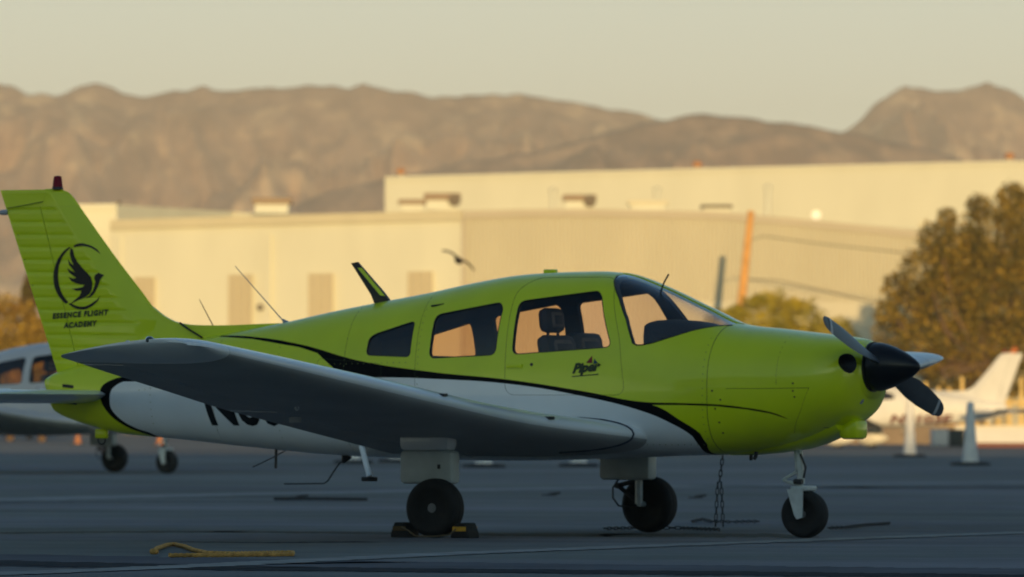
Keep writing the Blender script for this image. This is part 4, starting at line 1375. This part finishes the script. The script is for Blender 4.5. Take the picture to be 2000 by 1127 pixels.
# paler plinth band
q0, q1 = front(B, 1300), front(B, 2300)
band_top = at(1500, 588, q0.y - .2).z
V = [q0 + Vector((0, -.09, 0)), q1 + Vector((0, -.09, 0))]
mk('wall_base_panel', [Vector((V[0].x, V[0].y, 0)) - off, Vector((V[1].x, V[1].y, 0)) - off, Vector((V[1].x, V[1].y, band_top)) - off, Vector((V[0].x, V[0].y, band_top)) - off, Vector((V[1].x, V[1].y + .1, band_top)) - off, Vector((V[0].x, V[0].y + .1, band_top)) - off], [(0, 1, 2, 3), (3, 2, 4, 5)], M_wallR, rr, False)
q = front(B, 905)
box('downpipe', (q.x - off.x, q.y - .12 - off.y, 4.4), (.16, .12, 8.8), M_trimR, rr)

# cream hall on the left
rl, Cc = facade_block('cream_hall', [(215, 432), (560, 422), (901, 413)], 343, 331.2, 40, M_wallL, 'long cream hall with ochre roof edge and four louvred openings, behind the tail', 'building')
prism_wall('wall', Cc, 40, M_wallL, rl)
edge_strip('roof_edge', Cc, .36, .20, M_trim, rl, .05)
offl = rl.location
dirl = (Cc[-1] - Cc[0]); angl = math.atan2(dirl.y, dirl.x)
for px in (232, 524, 898):
    q = front(Cc, px); box('wall_pilaster', (q.x - offl.x, q.y - .05 - offl.y, 4.3), (.30, .04, 8.0), M_wallL, rl, rz=angl)
for x0_, x1_, y0_ in ((262, 302, 541), (447, 492, 536), (603, 650, 534), (797, 845, 530)):
    a, b = front(Cc, x0_), front(Cc, x1_)
    zt = at((x0_ + x1_) / 2, y0_, (a.y + b.y) / 2).z
    w_ = (b - a); w_.z = 0; c = (a + b) / 2; wl_ = w_.length; h_ = 3.2
    o = box('louvre', (c.x - offl.x, c.y - .05 - offl.y, zt - h_ / 2), (wl_, .06, h_), M_louv, rl, rz=angl)
    bm = bmesh.new()
    for k in range(14): add_box(bm, (c.x - offl.x, c.y - .10 - offl.y, zt - .12 - k * .235), (wl_ * .96, .05, .15), angl, 0, 0, rx=.5)
    mk_bm('louvre_blades', bm, M_louv, o, False)
    bm = bmesh.new()
    for k in (-.5, -.17, .17, .5): add_box(bm, (c.x + math.cos(angl) * wl_ * k * .96 - offl.x, c.y + math.sin(angl) * wl_ * k * .96 - .13 - offl.y, zt - h_ / 2), (.05, .05, h_), angl)
    mk_bm('louvre_frame', bm, M_louv, o, False)
q = at(508, 600, front(Cc, 508).y - .15)
lathe('wall_lamp', [(-.1, .12), (0, .14), (.1, .10), (.15, .001)], (q.x - offl.x, q.y - offl.y, q.z), (0, -1, 0), M_duct, rl, 12)

# small tower at the far left of the cream hall, and the ribbed parapet behind
r3, E = facade_block('plain_block', [(120, 402), (228, 400)], 347, 346, 20, M_wallL, 'plain cream block standing taller at the left end of the cream hall', 'building')
prism_wall('wall', E, 20, M_wallL, r3); edge_strip('parapet_cap', E, .2, .1, M_wallL, r3)
r4, G = facade_block('ribbed_parapet', [(236, 408), (420, 412), (560, 417), (700, 420)], 362, 352, 6, M_wallT, 'pale ribbed roof parapet showing over the left end of the cream hall', 'parapet')
prism_wall('panel', [p + Vector((0, .1, -.02)) for p in G], 6, M_wallT, r4)
bm = bmesh.new()
for i in range(46):
    t = (i + .5) / 46; p = G[0].lerp(G[-1], t)
    zz = [at(pp[0], pp[1], 360).z for pp in [(236, 408)]]
    add_box(bm, (p.x - r4.location.x, p.y - .04 - r4.location.y, p.z - .6 - .06), (.12, .08, 1.2))
tag(mk_bm('rib', bm, M_wallT, r4, False), kind='stuff')
q = at(232, 412, 358); 
tag(box('roof_pipe', (q.x, q.y, q.z), (.18, .18, .9), M_duct), 'short dark pipe at the left end of the ribbed parapet', 'pipe')

# rooftop equipment
def hvac(px0, px1, ytop, ybot, Y, label, duct=None, mat=M_hvac):
    a, b = at(px0, ybot, Y), at(px1, ytop, Y)
    r = empty('rooftop_unit', (a.x, Y, a.z), 0, label, 'air conditioner', 'air handling units on the hall roofs')
    w, h = b.x - a.x, b.z - a.z
    box('cabinet', (w / 2, 0, h * .35), (w * .86, 1.4, h * .7), M_wallT, r, bevel=.03)
    box('hood', (w / 2, 0, h * .82), (w, 1.6, h * .42), mat, r, bevel=.05)
    if duct:
        x_ = (duct - px0) / (px1 - px0) * w
        lathe('duct', [(-.9, .22), (-.3, .27), (.3, .27), (.34, .001)], (x_, -.6, h * .62), (0, -1, 0), M_duct, r, 16)
    return r
hvac(493, 570, 388, 418, 350, 'tan swamp cooler on the roof of the cream hall, against the hills')
hvac(778, 832, 391, 414, 350, 'low brown-topped unit on the roof left of the bigger one')
hvac(828, 900, 379, 412, 350, 'larger brown-topped roof unit with a dark round duct, above the hall corner', 888)
hvac(1098, 1165, 382, 411, 345, 'brown-topped roof unit with a dark duct at its right end, mid roof', 1152)
hvac(1225, 1305, 393, 412, 345, 'faint low roof unit, second from the right', None, M_trim)
hvac(1368, 1430, 401, 416, 345, 'small low roof unit nearest the wooden pole', None, M_duct)
for px, y0_, y1_, lb in ((1080, 372, 411, 'pale vent pipe left of the middle roof unit'), (1283, 370, 411, 'pale vent pipe above the faint roof unit'), (1500, 366, 421, 'tall pale vent pipe on the roof right of the pole')):
    a, b = at(px, y1_, 350), at(px, y0_, 350)
    r = empty('vent_pipe', tuple(a), 0, lb, 'pipe', 'pale pipes on the corrugated hall roof')
    lathe('pipe', [(-.2, .13), (b.z - a.z, .13)], (0, 0, 0), (0, 0, 1), M_wallT, r, 12)
    lathe('pipe_cap', [(b.z - a.z - .05, .19), (b.z - a.z + .06, .19), (b.z - a.z + .12, .02)], (0, 0, 0), (0, 0, 1), M_wallT, r, 12)
M_enamel = None
q = at(1594, 421, 349)
r = empty('satellite_dish', tuple(q), 0, 'small round white dish on the roof right of the wooden pole', 'dish')
lathe('dish', [(0, .02), (.03, .12), (.08, .20), (.09, .21), (.06, .12)], (0, 0, 0), (0, -1, .2), pbr('white_enamel', (.85, .84, .8), .4), r, 20)
tube('dish_mast', [(0, .1, 0), (0, .1, -.6)], .04, M_trimR, r, 8)

# hangar behind the photographer: throws the long shade over the apron
rh = empty('hangar', (0, -9, 0), 0, 'large grey hangar standing behind the camera, shading the apron', 'building')
HH = 16.4
box('wall', (0, -20, HH / 2), (150, 40, HH), pbr('grey_hangar_sheet', (.25, .33, .38), .7, var=.1, scale=.3), rh)
box('sliding_door', (0, .15, 5), (34, .3, 10), pbr('hangar_door', (.30, .38, .42), .6, var=.1, scale=.5), rh)
box('roof', (0, -20, HH + .1), (151, 41, .2), M_roof, rh)

# ------------------------------------------------------------------ wooden pole and wires
M_wood = pbr('sunlit_wood', (.60, .31, .10), .85, var=.2, scale=3)
a, b = at(1443, 640, 318), at(1467, 412, 318)
a0 = a + (a - b) * (a.z / (b.z - a.z)); a0.z = 0
pole = empty('utility_pole', (a0.x, a0.y, 0), 0, 'leaning orange-brown wooden pole in front of the corrugated hall', 'pole')
tube('pole_shaft', [Vector((0, 0, 0)), a - a0, b - a0], [.23, .19, .13], M_wood, pole, 14)
M_wire = pbr('black_cable', (.05, .045, .04), .6)
for (y0_, pts), lb in (((470, [(1463, 470), (1490, 461), (1600, 476), (1750, 492), (1950, 515)]), 'upper cable right of the wooden pole, standing in for a wire shadow'), ((545, [(1455, 545), (1520, 548), (1600, 566), (1700, 590), (1900, 610)]), 'lower cable right of the wooden pole, standing in for a wire shadow')):
    tag(tube('cable', [at(p[0], p[1], 319 - .02 * k) for k, p in enumerate(pts)], .022, M_wire, None, 6), lb, 'cable')  # dark cables laid where wire shadows cross the hall wall

# ------------------------------------------------------------------ vegetation
def leaf_mat(name, c1, c2, scale=.9):
    m, N, L, b = mat_new(name)
    tc = N.new('ShaderNodeTexCoord')
    n = N.new('ShaderNodeTexNoise'); n.inputs['Scale'].default_value = scale; n.inputs['Detail'].default_value = 3
    L.new(tc.outputs['Object'], n.inputs['Vector'])
    r = N.new('ShaderNodeValToRGB'); r.color_ramp.elements[0].position = .38; r.color_ramp.elements[1].position = .62
    r.color_ramp.elements[0].color = (*c1, 1); r.color_ramp.elements[1].color = (*c2, 1)
    L.new(n.outputs['Fac'], r.inputs[0]); L.new(r.outputs[0], b.inputs['Base Color'])
    b.inputs['Roughness'].default_value = .7
    return m
M_leafA = leaf_mat('olive_leaves', (.055, .05, .006), (.13, .10, .012), 1.4)
M_leafB = leaf_mat('golden_leaves', (.22, .14, .012), (.42, .27, .03), 1.4)
M_leafC = leaf_mat('bush_leaves', (.10, .085, .012), (.22, .12, .02), .6)
M_palm = leaf_mat('palm_leaves', (.20, .18, .008), (.42, .32, .015))
M_bark = pbr('bark', (.12, .075, .045), .9, var=.3, scale=6)
def crown(name, blobs, n, size, mats, root, frac=.25):
    V = np.zeros((n * 4, 3)); mi = np.zeros(n, int)
    vol = np.array([b[3] * b[4] * b[5] for b in blobs]) ** (2 / 3); vol = vol / vol.sum()
    ids = rng.choice(len(blobs), n, p=vol)
    for i in range(n):
        b = blobs[ids[i]]
        d = rng.normal(size=3); d /= np.linalg.norm(d)
        r = rng.uniform(.25, 1) ** .45
        # leaves gather in clumps: radius pushed by noise
        nn = noise.noise(Vector((d[0] * 2.6 + b[0], d[1] * 2.6 + b[1], d[2] * 2.6 + b[2])))
        p = np.array(b[:3]) + d * np.array(b[3:6]) * r * (1 + .35 * nn)
        u = rng.normal(size=3); u /= np.linalg.norm(u); w = np.cross(u, rng.normal(size=3)); w /= np.linalg.norm(w)
        s = size * rng.uniform(.6, 1.4)
        V[4 * i] = p + u * s; V[4 * i + 1] = p + w * s * .5; V[4 * i + 2] = p - u * s; V[4 * i + 3] = p - w * s * .5
        mi[i] = 1 if rng.random() < frac + .35 * nn else 0
    me = bpy.data.meshes.new(name)
    me.vertices.add(n * 4); me.vertices.foreach_set('co', V.ravel())
    me.loops.add(n * 4); me.loops.foreach_set('vertex_index', np.arange(n * 4))
    me.polygons.add(n); me.polygons.foreach_set('loop_start', np.arange(n) * 4); me.polygons.foreach_set('loop_total', np.full(n, 4))
    for m in mats: me.materials.append(m)
    me.polygons.foreach_set('material_index', mi)
    me.update(calc_edges=True); me.validate()
    o = bpy.data.objects.new(name, me); COL.objects.link(o); o.parent = root
    return o
def tree(name, base, blobs, n, size, mats, label, trunk_r=.22, frac=.3, cat='tree'):
    r = empty(name, tuple(base), 0, label, cat)
    items = []
    top = max(b[2] for b in blobs)
    c0 = Vector(blobs[0][:3])
    items.append(([Vector((0, 0, 0)), Vector((.05, 0, top * .25)), Vector((c0.x * .3, c0.y * .3, top * .5))], [trunk_r, trunk_r * .8, trunk_r * .6]))
    for b in blobs:
        c = Vector(b[:3]); items.append(([Vector((0.03, 0, top * .3)), c * .6 + Vector((0, 0, .3)), c + Vector((0, 0, b[5] * .5))], [trunk_r * .45, trunk_r * .28, trunk_r * .08]))
    tubes('trunk', items, M_bark, r, 8)
    tag(crown('crown', blobs, n, size, mats, r, frac), kind='stuff')
    return r
# large tree at the right edge
bt = at(1915, 790, 302); bt.z = 0
def rel(px, py, Y, rx, rz_, ry=None):
    p = at(px, py, Y) - bt
    return (p.x, p.y, p.z, rx, ry or rx, rz_)
S = 15785 / 302
blobs = []
for px, py, rx, rz_ in ((1950, 470, 75, 85), (1880, 500, 65, 70), (1830, 470, 40, 40), (2020, 440, 70, 80), (1860, 590, 85, 75), (1960, 590, 95, 80), (1780, 610, 50, 55), (1800, 530, 45, 45), (1900, 670, 100, 60), (1800, 680, 55, 50), (2030, 560, 90, 100), (2040, 660, 90, 70), (1860, 735, 70, 40), (1850, 425, 22, 22), (1910, 405, 25, 28), (1975, 385, 30, 30), (1750, 560, 30, 30), (1740, 655, 34, 44), (1900, 540, 90, 80), (1730, 610, 26, 26), (1990, 740, 90, 40)):
    blobs.append(rel(px, py, 302 + random.uniform(-1.2, 1.2), rx / S, rz_ / S))
tree('broadleaf_tree', bt, blobs, 80000, .066, [M_leafA, M_leafB], 'large brown-green broadleaf tree at the right edge', .35, .30)
bt = at(1990, 760, 245); bt.z = 0
p = at(1975, 700, 245)
# leaning orange strut by the cream fin
a, b = at(1956, 715, 245), at(1985, 680, 245)
a0 = a - (b - a) * (a.z / (b.z - a.z)); a0.z = 0
tag(tube('leaning_post', [a0, a, b], .09, pbr('orange_wood', (.45, .13, .04), .8), None, 8), 'short orange-brown leaning post showing above the fin of the cream plane', 'post')

# fan palms beside the pole
def palm(px, ypix, Y, h_crown, label, nf=34, rad=1.5):
    c = at(px, ypix, Y); base_ = Vector((c.x, c.y, 0))
    r = empty('fan_palm', tuple(base_), random.uniform(0, 3), label, 'palm', 'fan palms beside the wooden pole')
    tube('trunk', [(0, 0, 0), (.05, 0, c.z * .5), (0, 0, c.z - .1)], [.24, .2, .18], M_bark, r, 10)
    V, F = [], []
    for k in range(nf):
        az = k * 2.399; el = math.asin(min(.98, -.45 + 1.43 * ((k + .5) / nf)))
        d = Vector((math.cos(az) * math.cos(el), math.sin(az) * math.cos(el), math.sin(el)))
        L_ = rad * random.uniform(.8, 1.1) * (.8 if el > 1.0 else 1)
        stem = d * (L_ * .45)
        side = d.cross(Vector((0, 0, 1))).normalized(); upv = side.cross(d)
        o0 = Vector((0, 0, c.z))
        for j in range(11):
            a = (j - 5) / 5 * 1.25
            t = (d * math.cos(a) + side * math.sin(a)).normalized()
            tipp = o0 + stem + t * L_ * .6 * (1 - .25 * abs(a)) - Vector((0, 0, .18 * L_ * (1 + abs(a))))
            w = side * math.cos(a) - d * math.sin(a)
            m_ = o0 + stem + t * L_ * .3 + upv * .03
            i = len(V); V += [o0 + stem, m_ + w * .035, tipp, m_ - w * .035]; F.append((i, i + 1, i + 2, i + 3))
        i = len(V); V += [o0, o0 + side * .02 + stem, o0 - side * .02 + stem]; F.append((i, i + 1, i + 2))
    tag(mk('fronds', V, F, M_palm, r, False), kind='stuff')
palm(1490, 622, 312, 0, 'leftmost fan palm, tallest, directly right of the wooden pole', 46, 1.75)
palm(1552, 628, 313, 0, 'middle fan palm between the pole and the propeller tip', 46, 1.6)
palm(1428, 640, 312, 0, 'fan palm half hidden behind the windshield, left of the pole', 36, 1.4)
palm(1625, 662, 311, 0, 'low fan palm behind the upper propeller blade', 40, 1.3)

# bushes and a thin tree at the left edge
for px, py, rx, rz_, Y, n_, lb in ((20, 640, 62, 66, 236, 11000, 'round orange-green bush at the left edge behind the rudder'), (82, 665, 50, 46, 230, 8000, 'rusty orange bush close behind the rudder trailing edge'), (-60, 640, 60, 70, 238, 5000, 'orange bush cut off by the left edge of the picture')):
    s_ = 15785 / Y
    bt = at(px, py, Y); cz = bt.z; bt.z = 0
    bl = [(0, 0, cz, rx / s_, rx / s_, rz_ / s_), (rx / s_ * .5, .2, cz * .75, rx / s_ * .7, rx / s_ * .7, rz_ / s_ * .8), (-rx / s_ * .5, -.2, cz * .6, rx / s_ * .7, rx / s_ * .7, rz_ / s_ * .8), (0, 0, cz * .35, rx / s_ * .9, rx / s_, rz_ / s_ * .7)]
    tree('bush', bt, bl, n_, .06, [M_leafC, M_leafB], lb, .12, .4, 'bush')
bt = at(58, 640, 250); bt.z = 0; zz = at(58, 580, 250).z; s_ = 15785 / 250
tree('slender_tree', bt, [(0, 0, zz, 16 / s_, 16 / s_, 48 / s_), (.1, 0, zz * .7, 20 / s_, 20 / s_, 40 / s_)], 4000, .06, [M_leafA, M_bark], 'narrow dark tree beside the rudder at the left', .1, .3)

# low hedge line closing the far edge of the apron
M_dry = leaf_mat('dry_shrub', (.12, .09, .04), (.30, .20, .09), .5)
hg = empty('hedge', tuple(Vector((0, 300, 0))), 0, 'low dry hedge along the foot of the halls', 'hedge')
hb2 = [(x, random.uniform(-.5, .5), random.uniform(.5, .9), 1.7, 1.0, random.uniform(.7, 1.1)) for x in lin(-24, 24, 28)]
tag(crown('foliage', hb2, 16000, .07, [M_dry, M_leafA], hg, .3), kind='stuff')

# picket fence right of the propeller
M_pale = pbr('yellow_pale', (.62, .44, .17), .8, var=.2, scale=3)
Yf = 236
fa, fb = at(1560, 780, Yf), at(2080, 780, Yf)
fr = empty('picket_fence', (fa.x, Yf, 0), 0, 'fence of uneven yellow sunlit pales under the big tree', 'fence')
pm = None
nP = 22
for i in range(nP):
    h = random.choice((1.35, 1.5, 1.65, 1.8, 1.95)); x = (fb.x - fa.x) * (i + .5) / nP + random.uniform(-.05, .05)
    bm = bmesh.new()
    add_box(bm, (x, 0, h / 2), (.15, .05, h)); 
    for v in bm.verts:
        if v.co.z > h - .01 : v.co.x = x + (v.co.x - x) * .6
    mk_bm('pale', bm, M_pale, fr, False)
for z_ in (.5, 1.2): box('rail', ((fb.x - fa.x) / 2, .05, z_), (fb.x - fa.x, .04, .09), M_pale, fr)

# low clutter on the right, beyond the cream plane
c = gp(1975, 866)
rw = empty('low_wall', (c.x, 225, 0), 0, 'low white wall at the right edge behind the posts', 'wall')
x0w, x1w = at(1868, 850, 225).x - c.x, at(2150, 850, 225).x - c.x
ht = at(1900, 836, 225).z
box('wall_body', ((x0w + x1w) / 2, 0, ht / 2), (x1w - x0w, .25, ht), pbr('white_block_wall', (.62, .62, .64), .8, var=.1, scale=1), rw)
box('wall_coping', ((x0w + x1w) / 2, 0, ht + .03), (x1w - x0w + .1, .34, .06), pbr('coping', (.66, .65, .62), .8), rw)
tag(box('low_wall', ((at(1500, 850, 229).x + at(1862, 850, 229).x) / 2, 229, .27), (at(1862, 850, 229).x - at(1500, 850, 229).x, .3, .54), pbr('tan_block_wall', (.22, .17, .13), .9, var=.3, scale=1)), 'low tan-brown wall in the background under the cream plane', 'wall')
q0, q1 = gp(1905, 875), gp(2080, 873)
tag(box('red_kerb', ((q0.x + q1.x) / 2, (q0.y + q1.y) / 2, .06), ((q1.x - q0.x), .2, .12), pbr('red_kerb_paint', (.16, .06, .05), .8)), 'red painted kerb at the foot of the low white wall', 'kerb')
def crate(px, pb, w, h, mat, name, label, cat):
    c = gp(px, pb); s_ = c.y / FPX
    r = empty(name, (c.x, c.y, 0), .15, label, cat)
    box('body', (0, 0, h * s_ / 2), (w * s_, w * s_ * .8, h * s_), mat, r, bevel=.02)
    box('lid', (0, 0, h * s_ + .02), (w * s_ * 1.05, w * s_ * .85, .05), mat, r, bevel=.01)
crate(1836, 871, 34, 30, pbr('pale_bin', (.55, .52, .52), .6), 'storage_bin', 'pale bin standing below the tail of the cream plane', 'bin')
crate(1868, 872, 28, 30, pbr('dark_bin', (.02, .03, .035), .6), 'storage_bin', 'dark bin right of the pale bin below the cream tail', 'bin')

# ------------------------------------------------------------------ bird
bc_ = at(896, 506, 150)
bd = empty('bird', tuple(bc_), .35, 'dark bird gliding in front of the corner of the two halls', 'bird')
bd.scale = (1.15, 1.3, 1.5)
M_bird = pbr('dark_feathers', (.035, .025, .018), .8)
bm = bmesh.new()
sk_pts = [(-.14, 0, -.02, .012), (-.08, 0, -.01, .03), (0, 0, 0, .048), (.08, 0, .01, .038), (.13, 0, .02, .026), (.17, 0, .02, .008)]
v_, f_ = tube_geo([Vector((0, q[0], q[2] - .02)) for q in sk_pts], [q[3] for q in sk_pts], 10)
mk('bird_body', v_, f_, M_bird, bd)
for s in (-1, 1):
    V, F = [], []
    st = [(0, .085, 0), (.08, .10, .015), (.16, .085, .02), (.24, .05, .0), (.30, .012, -.02)]
    for x, w, zz in st:
        V += [(s * x, w * .6 + .01, zz), (s * x, -w, zz - .005), (s * x, 0, zz + .014), (s * x, 0, zz - .012)]
    for i in range(len(st) - 1):
        a = 4 * i
        for p_, q_ in ((0, 2), (2, 1), (1, 3), (3, 0)): F.append((a + p_, a + q_, a + 4 + q_, a + 4 + p_))
    o = mk('wing', V, F, M_bird, bd); o.rotation_euler = (0, R(24), 0)

# ------------------------------------------------------------------ mountains
def rock_mat(name, c1, c2, c3):
    m, N, L, b = mat_new(name)
    tc = N.new('ShaderNodeTexCoord'); mp = N.new('ShaderNodeMapping'); mp.inputs['Scale'].default_value = (1, .16, 1); L.new(tc.outputs['Object'], mp.inputs[0])
    def nz(sc, det=8):
        n = N.new('ShaderNodeTexNoise'); n.inputs['Scale'].default_value = sc; n.inputs['Detail'].default_value = det; n.inputs['Roughness'].default_value = .6
        L.new(mp.outputs[0], n.inputs['Vector']); return n.outputs['Fac']
    r = N.new('ShaderNodeValToRGB'); r.color_ramp.elements[0].position = .4; r.color_ramp.elements[1].position = .6
    r.color_ramp.elements[0].color = (*c1, 1); r.color_ramp.elements[1].color = (*c2, 1)
    L.new(nz(.05), r.inputs[0])
    r2 = N.new('ShaderNodeValToRGB'); r2.color_ramp.elements[0].position = .52; r2.color_ramp.elements[1].position = .66
    r2.color_ramp.elements[0].color = (0, 0, 0, 1); r2.color_ramp.elements[1].color = (1, 1, 1, 1)
    L.new(nz(.036, 7), r2.inputs[0])
    mx = N.new('ShaderNodeMix'); mx.data_type = 'RGBA'
    L.new(r2.outputs[0], mx.inputs['Factor']); L.new(r.outputs[0], mx.inputs['A']); mx.inputs['B'].default_value = (*c3, 1)
    L.new(mx.outputs['Result'], b.inputs['Base Color'])
    b.inputs['Roughness'].default_value = 1; b.inputs['Specular IOR Level'].default_value = 0
    return m
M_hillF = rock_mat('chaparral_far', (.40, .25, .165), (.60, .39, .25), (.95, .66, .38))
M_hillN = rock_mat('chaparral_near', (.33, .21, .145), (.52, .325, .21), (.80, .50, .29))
def mountain(name, ridge, D, depth, mat, amp, seed, nx=260, ny=90):
    X = np.array([at(p[0], p[1], D).x for p in ridge]); Z = np.array([at(p[0], p[1], D).z for p in ridge])
    xs = np.linspace(X[0], X[-1], nx)
    zi = np.interp(xs, X, Z)
    ker = np.array([0, 1, 3, 1, 0]) / 5.0
    zi = np.convolve(np.pad(zi, 2, 'edge'), ker, 'valid')
    V, F = [], []
    for j in range(ny + 1):
        v = j / ny                       # 0 = back foot, ridge at .2, front foot = 1
        for i in range(nx):
            if v < .2: h = v / .2; y = D + depth * .25 * (1 - h)
            else:
                u = (v - .2) / .8; y = D - depth * u
                h = (1 - u) ** 1.15
            x = xs[i]
            p = Vector((x / 150.0, y / 900.0, seed))
            rd = 0; a_ = 1; fq = 1
            for k in range(5):
                rd += a_ * (1 - abs(noise.noise(p * fq)) * 2 - .4); a_ *= .5; fq *= 2.05
            env = (max(0, .93 - h) * h * 4.2) ** 1.0 if v >= .2 else 0
            z = zi[i] * h + amp * 1.3 * rd * env
            z += amp * .05 * noise.noise(Vector((x / 14.0, y / 200, seed + 3))) * (h if v >= .19 else 0)
            V.append((x, y, z if 0 < j < ny else -5))
    for j in range(ny):
        for i in range(nx - 1):
            a = j * nx + i; F.append((a, a + 1, a + nx + 1, a + nx))
    return tag(mk(name, V, F, mat, None, True, 0), kind='structure')
LR = [(-260, 200), (-120, 175), (-40, 155), (0, 163), (50, 180), (120, 185), (160, 170), (185, 160), (215, 168), (240, 180), (280, 187), (360, 180), (400, 169), (440, 178), (530, 172), (640, 168), (680, 172), (712, 160), (735, 168), (760, 180), (830, 186), (900, 189), (1000, 184), (1060, 188), (1150, 207), (1250, 222), (1330, 245), (1400, 268), (1550, 310), (1700, 350), (1900, 500)]
mountain('mountain_range', LR, 6200, 1500, M_hillF, 55, 1.7, 420, 110)
RR = [(1480, 420), (1580, 330), (1640, 268), (1665, 245), (1700, 215), (1740, 183), (1770, 167), (1800, 171), (1850, 179), (1880, 173), (1930, 163), (1955, 168), (2000, 195), (2060, 238), (2140, 270), (2300, 300)]
mountain('mountain_peak', RR, 6500, 1300, M_hillF, 70, 5.3, 300, 110)
NR = [(380, 520), (500, 425), (620, 383), (760, 346), (900, 318), (1000, 303), (1100, 285), (1200, 256), (1290, 236), (1370, 223), (1430, 230), (1480, 233), (1560, 245), (1640, 257), (1680, 262), (1760, 284), (1800, 287), (1850, 300), (1950, 335), (2100, 420), (2200, 520)]
mountain('foothill', NR, 4700, 1000, M_hillN, 38, 9.1, 320, 90)

# ------------------------------------------------------------------ evening haze
hz = bmesh.new()
add_box(hz, (0, 4100, 164), (5600, 9000, 330))
me = bpy.data.meshes.new('haze'); hz.to_mesh(me); hz.free()
hm = bpy.data.materials.new('evening_haze'); hm.use_nodes = True
N, L = hm.node_tree.nodes, hm.node_tree.links
N.clear()
ho = N.new('ShaderNodeOutputMaterial'); hv = N.new('ShaderNodeVolumePrincipled')
hv.inputs['Color'].default_value = (.97, .88, .74, 1)
hv.inputs['Density'].default_value = 0.00015
hv.inputs['Anisotropy'].default_value = 0.0
L.new(hv.outputs[0], ho.inputs['Volume'])
me.materials.append(hm)
haze = bpy.data.objects.new('haze', me); COL.objects.link(haze)
tag(haze, kind='stuff')
